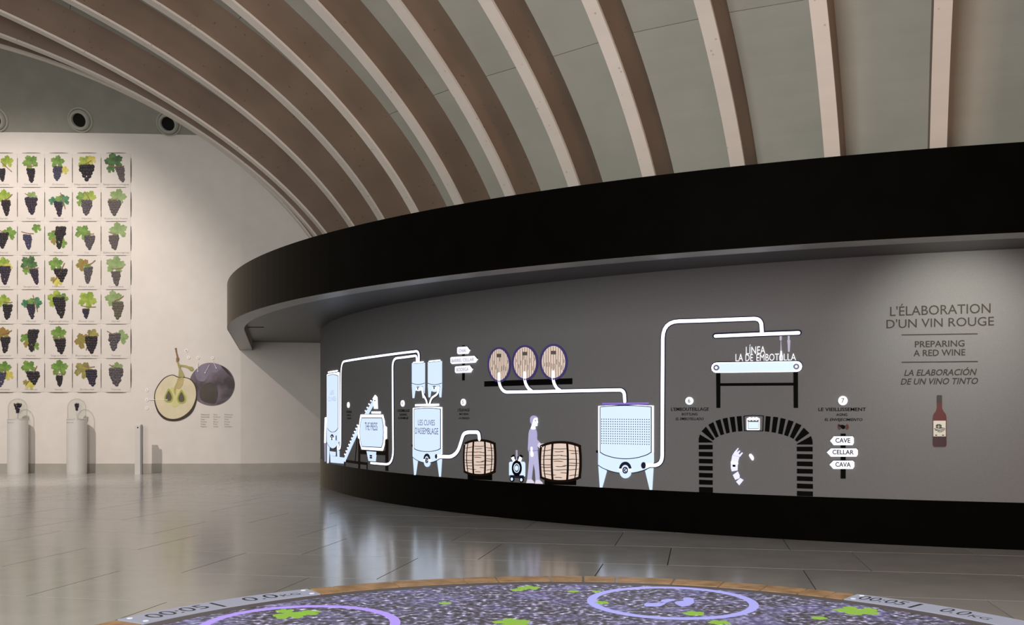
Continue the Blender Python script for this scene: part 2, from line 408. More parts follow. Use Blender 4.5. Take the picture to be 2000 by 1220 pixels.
for k in range(15):
    ph = P0+DP*k+RQ[k][0]; er = Vector((math.cos(ph), math.sin(ph), 0)); et = Vector((-math.sin(ph), math.cos(ph), 0)); ax = Vector((RX, RY, 0))
    cv = rib_curve(k); curves[k] = (cv, er, et)
    def pt(c, d, w): return ax+er*(c[0]+c[2]*d)+et*w+Vector((0, 0, c[1]+c[3]*d))
    base = pt(cv[0], 0, RW/2)
    lab = RIB_AT.get(k, '%s curved laminated timber ceiling rib counted from the poster wall' % ORD[k])
    if k == 14: lab = 'curved timber ceiling rib farthest right, outside the picture'
    rib = thing('ceiling_rib', lab, 'beam', base, 'curved timber ribs of the vault')
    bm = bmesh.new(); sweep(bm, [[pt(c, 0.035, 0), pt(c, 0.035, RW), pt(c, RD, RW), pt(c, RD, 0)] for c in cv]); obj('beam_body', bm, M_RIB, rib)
    bm = bmesh.new(); sweep(bm, [[pt(c, 0, 0), pt(c, 0, RW), pt(c, 0.034, RW), pt(c, 0.034, 0)] for c in cv]); obj('lit_underside', bm, M_RIBLO, rib)  # underside strip, its brighter light painted in as paler timber
bm = bmesh.new(); ceil_secs = []
NP = len(curves[0][0])
def cpt(k, i, d, w):
    cv, er, et = curves[k]; c = cv[i]
    return Vector((RX, RY, 0))+er*(c[0]+c[2]*d)+et*w+Vector((0, 0, c[1]+c[3]*d))
for i in range(NP): ceil_secs.append([cpt(k, i, RD+0.05, RW/2) for k in range(15)]+[cpt(k, i, RD+0.12, RW/2) for k in range(14, -1, -1)])
sweep(bm, ceil_secs); ceiling = obj('ceiling', bm, M_PANEL, kind='structure')
seams = [0, 9, 17, 24, 31, 38, NP-1]
for k in range(14):
    for a, b in zip(seams, seams[1:]):
        bm = bmesh.new(); secs = []
        for i in range(a, b+1):
            def p2(d):
                A = cpt(k, i, d, RW-0.01); B = cpt(k+1, i, d, 0.01); return A, B
            A, B = p2(RD-0.03); C, D = p2(RD+0.04)
            if i == a and a > 0: sh = (cpt(k, i+1, RD, 0)-cpt(k, i, RD, 0)).normalized()*0.007; A, B, C, D = A+sh, B+sh, C+sh, D+sh
            secs.append([A, (A+B)/2, B, D, (C+D)/2, C])
        sweep(bm, secs); obj('ceiling_panel', bm, M_PANEL, ceiling)

# ------------------------------------------------------------------ illustrated winery on the curved wall
zA = zoomer(630, 690, 5.305); zB = zoomer(770, 690, 4.88); zC = zoomer(860, 660, 6.78); zD = zoomer(980, 800, 7.625); zE = zoomer(1150, 740, 5.544)
zF = zoomer(1380, 610, 9.385); zG = zoomer(1360, 800, 7.175); zH = zoomer(1590, 760, 6.775); z5 = zoomer(620, 660, 4.206); z6 = zoomer(880, 660, 3.936); z7 = zoomer(1280, 600, 3.211); z8 = zoomer(1680, 560, 2.772)
def el(z, cx, cy, rx, ry, n=28): return ellipse(*z((cx, cy))[0], (z((cx+rx, cy))[0][0]-z((cx, cy))[0][0]), (z((cx, cy+ry))[0][1]-z((cx, cy))[0][1]), n)

def steel_tank(label, z, x0, x1, yt0, yt1, ys, yb, yleg, leg, px0=None, lid=None, valve=None, panel=None, tilt=0, group=None, lidm=None):
    """backlit drawing of a wine tank: shell, inner panel, lid, legs, round valve; positions in one zoom frame z"""
    cx = (x0+x1)/2; base = z((cx, yleg))[0]
    t = wthing('wine_tank', label, 'tank', *base, group=group)
    # shell: slightly bowed top, straight sides, bowl bottom
    top = [(x0+(x1-x0)*u, (yt0+(yt1-yt0)*u)-(ys-yt0)*0.018*math.sin(math.pi*u)) for u in arc(0, 1, 10)]
    bot = [(x1+(x0-x1)*u, ys+(yb-ys)*math.sin(math.pi*u)**0.75) for u in arc(0, 1, 14)]
    wplate('shell', z(*(top+bot)), M_WHITE if panel else M_PALE, t, 0, 0.010)
    if panel:
        a0, a1, b0, b1, b2 = panel
        ptop = [(a0+(a1-a0)*u, b0-(b1-b0)*0.03*math.sin(math.pi*u)) for u in arc(0, 1, 10)]
        pbot = [(a1+(a0-a1)*u, b1+(b2-b1)*math.sin(math.pi*u)**0.7) for u in arc(0, 1, 14)]
        pl = wplate('front_panel', z(*(ptop+pbot)), M_PALE, t, 0, 0.015)
        wstrokes('panel_outline', [z(*(ptop+pbot+ptop[:1]))], 0.011, M_NAVY, t, 0, 0.018)
        bowl = [(x1+(x0-x1)*u, ys+(yb-ys)*math.sin(math.pi*u)**0.75) for u in arc(0, 1, 14)]
        wplate('bowl', z(*([(x0, b1)]+[(a0+(a1-a0)*u, b1+(b2-b1)*math.sin(math.pi*u)**0.7+4) for u in arc(0, 1, 12)]+[(x1, b1)]+bowl)), M_PALE, t, 0, 0.0135)
        wstrokes('bowl_outline', [z(*bowl)], 0.010, M_NAVY, t, 0, 0.016)
    else:
        wstrokes('bowl_outline', [z(*[(x0+(x1-x0)*u, ys-(yb-ys)*0.9+(yb-ys)*0.35*math.sin(math.pi*u)) for u in arc(0, 1, 8)])], 0.009, M_NAVY, t, 0, 0.013)
    for s in (0, 1):
        xa, xb, yl, dx = leg
        X = x0 if s == 0 else x1; sg = 1 if s == 0 else -1
        wplate('leg', z((X, ys-2), (X+sg*xb, yl), (X+sg*(dx+xa), yleg+(tilt if s else 0)), (X+sg*dx, yleg+(tilt if s else 0))), M_PALE, t, 0, 0.0095)
    if lid: wstrokes('lid', [z((lid[0], lid[2]), (lid[1], lid[3]))], lid[4], lidm or M_WHITE, t, 0, 0.014); wstrokes('lid_shadow', [z((lid[0], lid[2]+lid[5]), (lid[1], lid[3]+lid[5]))], 0.02, M_NAVY, t, 0, 0.011)
    if valve:
        vx, vy, rx, ry = valve
        v = wplate('valve', el(z, vx, vy, rx, ry), M_PALE, t, 0, 0.020)
        wplate('valve_hood', z(*([(vx+rx*math.cos(a), vy-ry*0.1+ry*0.95*math.sin(a)) for a in arc(math.pi, 2*math.pi, 12)]+[(vx+rx*0.62*math.cos(a), vy-ry*0.1+ry*0.55*math.sin(a)) for a in arc(2*math.pi, math.pi, 12)])), M_NAVY, v, 0, 0.024)
        wplate('valve_hub', [el(z, vx, vy, rx*0.46, ry*0.42, 16), el(z, vx, vy, rx*0.30, ry*0.26, 16)], M_NAVY, v, 0, 0.025)
        wstrokes('valve_spoke', [z((vx+rx*0.15, vy-ry*0.2), (vx-rx*0.2, vy), (vx+rx*0.15, vy+ry*0.2))], 0.012, M_NAVY, v, 0, 0.025)
        for q in (-1, 0.5): wstrokes('valve_bar', [z((vx+rx*q, vy-ry*0.05), (vx+rx*(q+0.5), vy-ry*0.05))], 0.03, M_WHITE, v, 0, 0.0245)
    return t

# tall tank at the far left of the wall
t = steel_tank('tall narrow lit tank, leftmost on the grey wall', zA, 50, 176, 218, 196, 915, 985, 1136, (16, 24, 960, 0), lid=(62, 158, 196, 180, 0.03, 10), valve=(107, 880, 16, 42), panel=(58, 168, 232, 770, 815))
wtext('lettering', 'LES', *[q[0] for q in zA((88, 0), (128, 0))], zA((0, 425))[0][1], 8, M_LILAC, t, 0.020)
wtext('lettering', 'CUVES', *[q[0] for q in zA((68, 0), (150, 0))], zA((0, 492))[0][1], 8, M_LILAC, t, 0.020)
wstrokes('tap', [zA((150, 850), (150, 900))], 0.05, M_NAVY, t, 0, 0.021)
t = wthing('wine_pipe', 'long lit pipe from tallest left tank over to small tanks', 'pipe', *z5((180, 910))[0])
wpipe(t, z5((172, 868), (172, 912), (196, 905), (198, 400), (200, 196), (300, 178), (500, 149), (700, 122), (838, 106), (838, 193)), 0.28, 0.05)
t = wthing('wine_pipe', 'lit pipe rising from press tray to the small tanks', 'pipe', *z5((445, 1025))[0])
wpipe(t, z5((445, 1025), (628, 1040), (625, 700), (622, 168), (700, 160), (820, 144), (822, 193)), 0.28, 0.05)
# edge-on fragments at the wall's turning edge
t = wthing('wine_tank', 'sliver of a lit tank on the turning left edge of wall', 'tank', 636, 875)
wplate('shell', zA((28, 665), (40, 660), (36, 925), (22, 925)), M_WHITE, t); wplate('leg', zA((22, 925), (36, 925), (36, 1120), (26, 1118)), M_LILACD, t)

# press with its sloping conveyor
t = wthing('grape_press', 'lit drawing of press drum on dark legs lettered THE PRESS', 'press', *zA((520, 1185))[0])
wstrokes('leg', [zA((382, 880), (382, 1190))], 0.09, M_HOOP, t, 0, 0.009); wstrokes('leg', [zA((668, 890), (668, 1215))], 0.11, M_HOOP, t, 0, 0.009)
wstrokes('cross_bar', [zA((385, 1012), (668, 1022))], 0.045, M_HOOP, t, 0, 0.010); wstrokes('cross_bar', [zA((385, 1030), (668, 1042))], 0.04, M_HOOP, t, 0, 0.010)
wplate('end_cap', zA((372, 745), (392, 735), (392, 890), (372, 875)), M_WHITE, t, 0, 0.010); wplate('end_cap', zA((645, 745), (668, 765), (668, 880), (645, 895)), M_WHITE, t, 0, 0.010)
wplate('drum', zA((400, 632), (628, 634), (645, 700), (652, 820), (645, 940), (625, 1008), (410, 992), (392, 930), (383, 810), (388, 700)), M_WHITE, t, 0, 0.012)
dp = zA((412, 666), (622, 666), (636, 740), (640, 820), (634, 920), (618, 974), (414, 964), (398, 900), (392, 810), (398, 730))
wplate('drum_panel', dp, M_PALE, t, 0, 0.015); wstrokes('panel_outline', [dp+dp[:1]], 0.014, M_NAVY, t, 0, 0.017)
wtext('lettering', 'THE PRESS', zA((448, 0))[0][0], zA((578, 0))[0][0], zA((0, 795))[0][1], 15, M_SLATE, t, 0.019)
wstrokes('hopper_lid', [zA((512, 611), (604, 612))], 0.035, M_WHITE, t, 0, 0.012)
tr_ = wplate('juice_tray', zA((462, 1010), (562, 1018), (552, 1118), (482, 1112)), M_PALE, t, 0, 0.014)
[wstrokes('tray_mark', [zA((497, y), (520, y+2))], 0.03, M_NAVY, tr_, 0, 0.017) for y in (1058, 1078)]
t = wthing('grape_conveyor', 'lit conveyor sloping up from the tall tank to the press', 'conveyor', *zA((225, 1140))[0])
wplate('belt', zA((218, 1110), (372, 752), (378, 812), (236, 1122)), M_PALE, t, 0, 0.011); wplate('belt', zA((440, 628), (536, 470), (540, 520), (478, 628)), M_PALE, t, 0, 0.011)
hd = wplate('spout', zA((524, 468), (548, 430), (568, 452), (574, 572), (538, 572), (534, 480)), M_WHITE, t, 0, 0.013); wplate('bolt', el(zA, 549, 487, 6, 8, 12), M_NAVY, hd, 0, 0.016)
for x, y in [(238+k*14.5, 1040-k*33.5) for k in range(10)]+[(452, 590), (470, 556), (488, 520), (508, 486)]: wplate('paddle', zA((x, y), (x-9, y-2), (x-5, y+12), (x+4, y+12)), M_WHITE, t, 0, 0.012)
wplate('feed_trough', zA((85, 1058), (222, 1078), (220, 1140), (88, 1128)), M_PALE, t, 0, 0.013); wplate('feed_hopper', zA((78, 1012), (138, 1020), (136, 1062), (84, 1056)), M_PALE, t, 0, 0.012)
wstrokes('strut', [zA((360, 860), (340, 1115))], 0.03, M_HOOP, t, 0, 0.007); wstrokes('strut', [zA((245, 1114), (468, 1142))], 0.05, M_HOOP, t, 0, 0.007); wstrokes('strut', [zA((463, 1142), (463, 1205))], 0.04, M_HOOP, t, 0, 0.007); wstrokes('strut', [zA((232, 1110), (232, 1165))], 0.06, M_HOOP, t, 0, 0.007)

# two small tanks, blending tank
t = steel_tank('small lit tank standing left above the blending tank', zB, 172, 294, 92, 88, 318, 358, 425, (14, 34, 330, 6), lid=(186, 282, 88, 82, 0.022, 5), valve=(234, 335, 14, 18))
t2 = steel_tank('small lit tank standing right above the blending tank', zB, 324, 456, 82, 72, 322, 366, 418, (14, 34, 330, 6), lid=(336, 440, 76, 66, 0.022, 5), valve=(390, 330, 16, 20))
t = wthing('wine_pipe', 'thin lit pipe from left small tank into blending tank', 'pipe', *zB((320, 484))[0]); wpipe(t, zB((272, 325), (280, 390), (310, 440), (321, 484)), 0.2, 0.04)
t = wthing('wine_pipe', 'thin lit pipe from right small tank into blending tank', 'pipe', *zB((342, 484))[0]); wpipe(t, zB((433, 320), (420, 385), (360, 425), (342, 484)), 0.25, 0.04)
t = steel_tank('lit blending tank lettered LES CUVES with two small tanks above', zB, 181, 458, 520, 512, 985, 1042, 1158, (14, 46, 1020, 12), lid=(205, 428, 494, 489, 0.035, 9), valve=(320, 1018, 31, 62), panel=(196, 448, 530, 905, 935), tilt=16)
wtext('lettering', 'LES CUVES', zB((236, 0))[0][0], zB((396, 0))[0][0], zB((0, 684))[0][1], 10.5, M_SLATE, t, 0.020)
wtext('lettering', "D'ASSEMBLAGE", zB((208, 0))[0][0], zB((428, 0))[0][0], zB((0, 768))[0][1], 12, M_SLATE, t, 0.020)
wplate('outlet', el(zB, 408, 980, 11, 22, 16), M_NAVY, t, 0, 0.020); wplate('tap', zB((172, 868), (182, 866), (182, 888), (172, 885)), M_INK, t, 0, 0.012)
t = wthing('wine_pipe', 'lit pipe curving from blending tank up into the barrel', 'pipe', *z5((985, 972))[0])
wpipe(t, z5((985, 972), (1110, 974), (1160, 930), (1205, 785), (1240, 772), (1330, 772), (1336, 830)), 0.35, 0.075)

# upright barrels seen from the side
def barrel(label, z, x0, x1, yt, yb, yfoot, fx0, fx1, hoops, grain):
    t = wthing('wine_barrel', label, 'barrel', *z(((x0+x1)/2, yfoot))[0])
    cx, cy = (x0+x1)/2, (yt+yb)/2; hw, hh = (x1-x0)/2, (yb-yt)/2
    out = [(cx+hw*u, cy-hh*(1-0.22*abs(u)**2.2)) for u in arc(-0.96, 0.96, 12)]
    out += [(cx+hw*(1-0.05*abs(v)**2), cy+hh*0.78*v) for v in arc(-0.95, 0.95, 8)]
    out += [(cx+hw*u, cy+hh*(1-0.22*abs(u)**2.2)) for u in arc(0.96, -0.96, 12)]
    out += [(cx-hw*(1-0.05*abs(v)**2), cy+hh*0.78*v) for v in arc(0.95, -0.95, 8)]
    wplate('stand', z((fx0, yb-14), (fx1, yb-14), (fx1, yfoot+8), (fx0, yfoot)), M_RACK, t, 0, 0.008)
    wplate('staves', z(*out), M_OAK, t, 0, 0.012)
    wstrokes('rim', [z(*(out+out[:1]))], 0.036, M_HOOP, t, 0, 0.016)
    for u, w in hoops: wstrokes('hoop', [z(*[(cx+hw*u*(1-0.10*abs(v)**2), cy+hh*(1-0.22*abs(u)**2.2)*v) for v in arc(-1, 1, 10)])], w, M_HOOP, t, 0, 0.015)
    bm = bmesh.new()
    for u0, u1, v in grain:
        pts = [(cx+hw*u, cy+hh*(v*(1-0.12*u*u)+0.012*math.sin(9*u+7*v))) for u in arc(u0, u1, 6)]
        plate(bm, [stroke_loop(S(z(*pts)), [0.003]+[0.009]*5+[0.003])], 0, 0.0145)
    wobj('stave_joint', bm, M_HOOP, t, kind='stuff')
HO = ((-0.42, 0.036), (0.38, 0.036), (-0.82, 0.017), (0.8, 0.017))
GR = [(-0.93, -0.42, -0.62), (-0.42, 0.38, -0.66), (0.40, 0.93, -0.60), (-0.95, 0.1, -0.33), (0.0, 0.38, -0.30), (-0.98, 0.97, -0.13), (-0.35, 0.15, -0.02), (0.40, 0.98, 0.08), (-0.98, -0.42, 0.16), (0.1, 0.9, 0.20),
      (-0.97, -0.36, 0.30), (-0.4, 0.95, 0.42), (-0.9, -0.44, 0.50), (0.0, 0.36, 0.58), (-0.85, -0.2, 0.68), (-0.3, 0.1, 0.82), (0.42, 0.9, 0.74), (-0.3, 0.2, -0.52), (0.5, 0.9, -0.45), (-0.25, 0.3, 0.24)]
barrel('oak barrel on black block with the lit pipe entering its top', z6, 107, 346, 785, 1052, 1084, 134, 320, HO, GR)
barrel('larger oak barrel on black block beside the drawn man', zD, 580, 1178, 482, 1062, 1112, 640, 1110, HO, GR)

# barrel heads lying on a black rack, with their shared drain pipe
t = wthing('barrel_rack', 'long black shelf bar under the three round barrel heads', 'rack', *z6((600, 370))[0])
wplate('bar', z6((262, 332), (937, 308), (937, 354), (262, 373)), M_RACK, t, 0, 0.008)
for nm, cx, cy, rx, ry in (('left', 378, 205, 88, 136), ('middle', 576, 190, 100, 136), ('right', 796, 184, 106, 139)):
    t = wthing('round_barrel', '%s one of three round oak barrel heads on black rack' % nm, 'barrel', *z6((cx, cy+ry))[0], group='barrel heads on the rack')
    wplate('rim', [el(z6, cx, cy, rx, ry, 40), el(z6, cx, cy, rx*0.86, ry*0.885, 40)], mat('dim_violet_print', (0.05, 0.04, 0.16), 0.5, emit=0.16, ecol=(0.10, 0.08, 0.36)), t, 0, 0.018)
    wplate('head_boards', el(z6, cx, cy, rx*0.87, ry*0.89, 40), M_OAK, t, 0, 0.012)
    lines = []
    rr = random.Random(int(cx))
    for u in (-0.72, -0.55, -0.38, -0.2, -0.02, 0.16, 0.33, 0.5, 0.68):
        hh = ry*0.86*math.sqrt(max(0.05, 1-(u/0.87)**2)); lines.append(z6(*[(cx+rx*u+rr.uniform(-1.5, 1.5), cy+hh*v) for v in arc(-1, 1, 6)]))
        v0 = rr.uniform(-0.6, 0.3); lines.append(z6((cx+rx*(u+0.07), cy+hh*v0), (cx+rx*(u+0.085), cy+hh*(v0+0.15)), (cx+rx*(u+0.07), cy+hh*(v0+0.35))))
    wstrokes('board_joint', lines, 0.0065, M_HOOP, t, 0, 0.014, kind='stuff')
    wplate('label_plate', z6((cx-rx*0.19, cy-ry*0.62), (cx+rx*0.19, cy-ry*0.62), (cx+rx*0.19, cy-ry*0.42), (cx-rx*0.19, cy-ry*0.42)), mat('grey_plate', (0.17, 0.165, 0.14), 0.6, spec=0.1), t, 0, 0.016)
t = wthing('wine_pipe', 'lit drain pipe joining three barrel heads to perforated vat', 'pipe', *z6((1340, 490))[0])
wpipe(t, z6((377, 275), (378, 360), (415, 415), (600, 413), (900, 406), (1338, 398), (1343, 486)), 0.28, 0.06)
wpipe(t, z6((574, 268), (576, 340), (600, 385), (632, 410)), 0.3, 0.06); wpipe(t, z6((792, 262), (795, 340), (820, 385), (850, 405)), 0.3, 0.06)

# signposts and numbered captions
def signpost(label, z, posts, boards, m_txt):
    t = wthing('signpost', label, 'sign', *z(posts[-1][1])[0])
    for i, (a, b) in enumerate(posts): wplate('post', z((a[0], a[1]), (b[0], a[1]), (b[0], b[1]), (a[0], b[1])), M_RACK, t, 0, 0.008)
    for txt, pts, (tx0, tx1, tyb, h) in boards:
        sh = [(x, y+5) for x, y in pts]
        o = wplate('sign_board', z(*pts), M_SIGN, t, 0, 0.022); wplate('board_edge', z(*[(x, y-6) for x, y in pts]), M_NAVY, o, 0, 0.014)
        a = z((tx0, tyb), (tx1, tyb)); wtext('lettering', txt, a[0][0], a[1][0], a[0][1], h, m_txt, o, 0.025, bold=0.018)
signpost('lit signpost reading CHAI, BARREL CELLAR and BODEGA', zC, [((293, 95), (325, 560))],
    [('CHAI', [(236, 132), (248, 118), (366, 112), (400, 158), (372, 208), (250, 214), (236, 200)], (258, 354, 188, 6.2)),
     ('BARREL CELLAR', [(146, 262), (160, 250), (462, 234), (502, 280), (468, 326), (166, 344), (148, 326)], (166, 462, 312, 6.0)),
     ('BODEGA', [(206, 386), (218, 374), (400, 360), (436, 408), (408, 456), (220, 464), (206, 448)], (230, 390, 438, 6.6))], M_LILACD)
signpost('lit signpost reading CAVE, CELLAR and CAVA with pointed left ends', zH, [((352, 585), (418, 1180))],
    [('CAVE', [(214, 680), (264, 620), (512, 620), (528, 640), (528, 708), (510, 738), (262, 738)], (285, 482, 704, 8.6)),
     ('CELLAR', [(170, 832), (226, 780), (560, 780), (580, 802), (580, 862), (560, 890), (226, 890)], (246, 528, 858, 8.4)),
     ('CAVA', [(206, 994), (258, 942), (516, 942), (534, 962), (534, 1022), (514, 1052), (258, 1052)], (285, 488, 1022, 8.6))], M_NAVY)
def caption(label, cx, cy, r, num, lines, rx=None):
    t = wthing('caption_panel', label, 'caption', cx, lines[-1][3])
    d = wplate('number_disc', ellipse(cx, cy, rx or r, r, 24), M_SIGN, t, 0, 0.018)
    k = (rx or r)/r
    if num: wtext('number', num, cx-r*0.30*k, cx+r*0.30*k, cy+r*0.45, r*0.95, M_INK, d, 0.021)
    for txt, x0, x1, yb, h, sh in lines: wtext('lettering', txt, x0, x1, yb, h, M_INK, t, 0.004, shear=sh, bold=0.012)
caption('numbered caption in black letters, leftmost, between tall tank and press', 681.3, 790.5, 5.6, '', [('LE PRESSURAGE', 676.5, 687, 806, 4.2, 0), ('PRESSING', 678, 685.5, 812, 3.0, 0), ('EL PRENSADO', 678, 686, 818, 3.0, 0.25)], rx=2.0)
caption('caption number 4 reading L\'ASSEMBLAGE left of the blending tank', 787.3, 787.5, 6.3, '4', [("L'ASSEMBLAGE", 776, 800, 804, 5.0, 0), ('BLENDING', 781, 795, 811.3, 4.0, 0), ('EL ENSAMBLAJE', 778, 798, 818, 4.0, 0.25)], rx=3.3)
caption("caption number 5 reading L'ÉLEVAGE below the CHAI signpost", 905.8, 785.3, 6.8, '5', [("L'ÉLEVAGE", 894.5, 917.5, 803, 5.2, 0), ('MATURING', 897.5, 915.5, 810.3, 4.0, 0), ('LA CRIANZA', 896, 917, 818.2, 4.0, 0.25)], rx=4.6)
caption("caption number 6 reading L'EMBOUTEILLAGE left of the brick arch", 1347, 782.5, 7.6, '6', [("L'EMBOUTEILLAGE", 1311, 1384.5, 801.8, 6.2, 0), ('BOTTLING', 1332, 1362.5, 810.8, 4.6, 0), ('EL EMBOTELLADO', 1320, 1374.5, 820, 4.8, 0.25)])
caption('caption number 7 reading LE VIEILLISSEMENT above the CAVE signpost', 1646.5, 782, 9.2, '7', [('LE VIEILLISSEMENT', 1598.5, 1691.5, 802.2, 6.4, 0), ('AGING', 1633.5, 1655, 811.8, 4.8, 0), ('EL ENVEJECIMIENTO', 1610.5, 1684.5, 821.5, 5.0, 0.25)])
t = wthing('sound_icon', 'small black and red sound wave icon above CAVE sign', 'icon', *zH((385, 530))[0])
M_RED = mat('dark_red_print', (0.09, 0.012, 0.010), 0.6)
wplate('speaker_mark', zH(*smooth_closed([(318, 460), (345, 470), (380, 470), (408, 482), (412, 505), (395, 525), (370, 520), (350, 498), (325, 488)])), M_INK, t, 0, 0.005)
for k, (r, s_) in enumerate(((45, 1), (66, 1), (45, -1), (66, -1))):
    wstrokes('sound_wave', [zH(*[(385+s_*r*math.cos(a), 498+r*0.72*math.sin(a)) for a in arc(-0.8, 0.8, 8)])], 0.015, M_RED, t, 0, 0.005)

# pump cart
t = wthing('pump_cart', 'small lit drawing of a wheeled pump left of the man', 'pump', *zD((230, 1085))[0])
wplate('side_tank', zD((115, 790), (125, 775), (175, 770), (190, 970), (115, 975)), M_PALE, t, 0, 0.010); wplate('side_tank', zD((285, 770), (340, 775), (352, 800), (350, 992), (270, 975)), M_PALE, t, 0, 0.010)
wplate('motor', el(zD, 232, 868, 74, 118), M_RACK, t, 0, 0.014); wplate('motor_ring', [el(zD, 232, 866, 46, 70), el(zD, 232, 866, 37, 58)], M_PALE, t, 0, 0.017); wplate('motor_hub', el(zD, 231, 866, 27, 40), M_PALE, t, 0, 0.018)
wplate('frame', zD((135, 970), (335, 975), (335, 1010), (300, 1020), (180, 1010), (135, 1015)), M_NAVY, t, 0, 0.013)
for x, y in ((160, 1030), (300, 1040)): w_ = wplate('wheel', el(zD, x, y, 30, 42), M_RACK, t, 0, 0.016); wplate('hubcap', el(zD, x+2, y, 17, 24), M_PALE, w_, 0, 0.019)
wplate('nozzle', zD((150, 712), (180, 698), (212, 755), (182, 775)), M_WHITE, t, 0, 0.016); wplate('nozzle', zD((272, 698), (300, 715), (285, 770), (252, 758)), M_WHITE, t, 0, 0.016)
wplate('valve_cap', zD((148, 690), (185, 665), (195, 685), (158, 712)), M_RACK, t, 0, 0.017); wplate('valve_cap', zD((285, 665), (318, 690), (308, 712), (272, 685)), M_RACK, t, 0, 0.017)
wstrokes('handle_rod', [zD((226, 600), (228, 750))], 0.03, M_LILACD, t, 0, 0.012); wplate('valve_block', zD((195, 695), (265, 695), (275, 760), (190, 760)), M_NAVY, t, 0, 0.012)

# the drawn man beside the barrel
t = wthing('person_drawing', 'flat lit drawing of a man in lilac clothes, walking to barrel', 'drawing', *zD((480, 1095))[0])
wplate('trousers', zD((410, 600), (535, 600), (545, 720), (560, 860), (568, 1045), (510, 1045), (500, 900), (476, 780), (462, 900), (448, 1035), (386, 1032), (402, 880), (414, 740)), M_LILAC, t, 0, 0.012)
wplate('shirt', zD(*smooth_closed([(440, 275), (480, 278), (510, 285), (528, 350), (530, 440), (560, 470), (552, 500), (536, 540), (536, 605), (470, 612), (402, 612), (402, 480), (408, 360), (420, 305)], 3)), mat('backlit_lilac_shirt', (0.38, 0.37, 0.6), 0.5, emit=0.52, ecol=(0.46, 0.45, 0.74)), t, 0, 0.015)
wplate('head', zD(*smooth_closed([(470, 170), (490, 120), (530, 118), (534, 160), (541, 192), (530, 200), (528, 238), (505, 240), (498, 262), (505, 285), (470, 290), (442, 275), (455, 235)], 3)), M_WHITE, t, 0, 0.016)
wplate('hair', zD(*smooth_closed([(432, 150), (442, 105), (480, 85), (520, 95), (532, 118), (500, 122), (480, 150), (474, 178), (462, 205), (440, 195)], 3)), mat('backlit_lilac_hair', (0.36, 0.34, 0.58), 0.5, emit=0.5, ecol=(0.42, 0.40, 0.70)), t, 0, 0.019)
wplate('eye', zD((508, 150), (520, 148), (520, 170), (508, 172)), M_NAVY, t, 0, 0.019); wstrokes('sleeve_line', [zD((410, 600), (470, 612), (536, 604))], 0.008, M_VIOLET, t, 0, 0.017)
wplate('hand', zD(*smooth_closed([(442, 558), (466, 558), (466, 620), (478, 660), (470, 692), (448, 690), (438, 655), (444, 610)], 3)), M_WHITE, t, 0, 0.018)
wplate('hand', zD(*smooth_closed([(540, 500), (565, 485), (590, 505), (635, 500), (600, 530), (575, 565), (560, 560), (536, 525)], 3)), mat('backlit_pale_lilac', (0.6, 0.58, 0.65), 0.5, emit=0.6, ecol=(0.72, 0.66, 0.80)), t, 0, 0.014)
for pts in (((388, 1035), (450, 1035), (482, 1072), (488, 1092), (372, 1088)), ((512, 1045), (568, 1045), (605, 1078), (614, 1102), (502, 1098))): wplate('shoe', zD(*pts), MATS['backlit_pale_lilac'], t, 0, 0.013)

# perforated vat with its pipe to the bottling line
t = steel_tank('large lit vat with a field of small round holes', zE, 106, 704, 292, 288, 930, 1020, 1172, (26, 92, 992, 16), lid=(150, 652, 268, 262, 0.03, 9), valve=(402, 985, 66, 88), panel=(128, 682, 300, 790, 862), tilt=26, lidm=M_VIOLET)
bm = bmesh.new()
for r in range(11):
    for c in range(22):
        x = 146+c*(658-146)/21; y = 433+r*26.1+(c/21)*4+ (r/10)*(c/21)*8
        plate(bm, [S(el(zE, x, y, 5, 6.5, 8))], 0.0, 0.0165)
wobj('perforations', bm, M_NAVY, t, kind='stuff')
wplate('outlet', el(zE, 598, 933, 26, 36, 20), M_NAVY, t, 0, 0.019); wplate('tap', zE((80, 775), (106, 770), (106, 795), (88, 798)), M_INK, t, 0, 0.011)
t = wthing('wine_pipe', 'tall lit pipe from perforated vat up to bottling bar', 'pipe', *zE((600, 932))[0])
wpipe(t, [(1258, 908.3), (1294, 908.5), (1294.5, 800), (1295.5, 628), (1360, 626.5), (1420, 624.2), (1487, 622), (1488.5, 650)], 0.30, 0.062)

# bottling line
t = wthing('filling_bar', 'lit horizontal filling bar with two nozzles above the conveyor', 'bar', *zF((1000, 440))[0])
bm = bmesh.new(); plate(bm, [stroke_loop(S(zF((165, 428), (900, 398), (1690, 368))), 0.075, True)], 0, 0.012); wobj('bar_outline', bm, M_NAVY, t)
bm = bmesh.new(); plate(bm, [stroke_loop(S(zF((170, 434), (900, 403), (1690, 375))), 0.042, True)], 0, 0.020); wobj('bar_tube', bm, M_WHITE, t)
wplate('filling_nozzle', zF((1342, 432), (1380, 432), (1380, 505), (1368, 515), (1380, 700), (1356, 700), (1360, 515), (1342, 505)), M_LILACD, t, 0, 0.010)
wplate('filling_nozzle', zF((1490, 425), (1524, 425), (1526, 505), (1538, 512), (1534, 580), (1526, 722), (1494, 722), (1488, 580), (1480, 512), (1490, 505)), M_LILACD, t, 0, 0.010)
t = wthing('bottling_conveyor', 'lit bottling conveyor with round rollers on black trestle legs', 'conveyor', *z7((640, 630))[0])
wplate('leg', z7((382, 410), (408, 410), (408, 630), (384, 630)), M_RACK, t, 0, 0.008); wplate('leg', z7((866, 405), (894, 405), (895, 630), (868, 630)), M_RACK, t, 0, 0.008)
wstrokes('cross_bar', [z7((405, 484), (868, 481))], 0.036, M_RACK, t, 0, 0.007)
cc = [(185, 1012), (1655, 990)]
bm = bmesh.new(); plate(bm, [stroke_loop(S(zF(*[(185+(1655-185)*u, 1004-22*u) for u in arc(0, 1, 6)])), 0.148, True)], 0, 0.011); wobj('belt_outline', bm, M_NAVY, t)
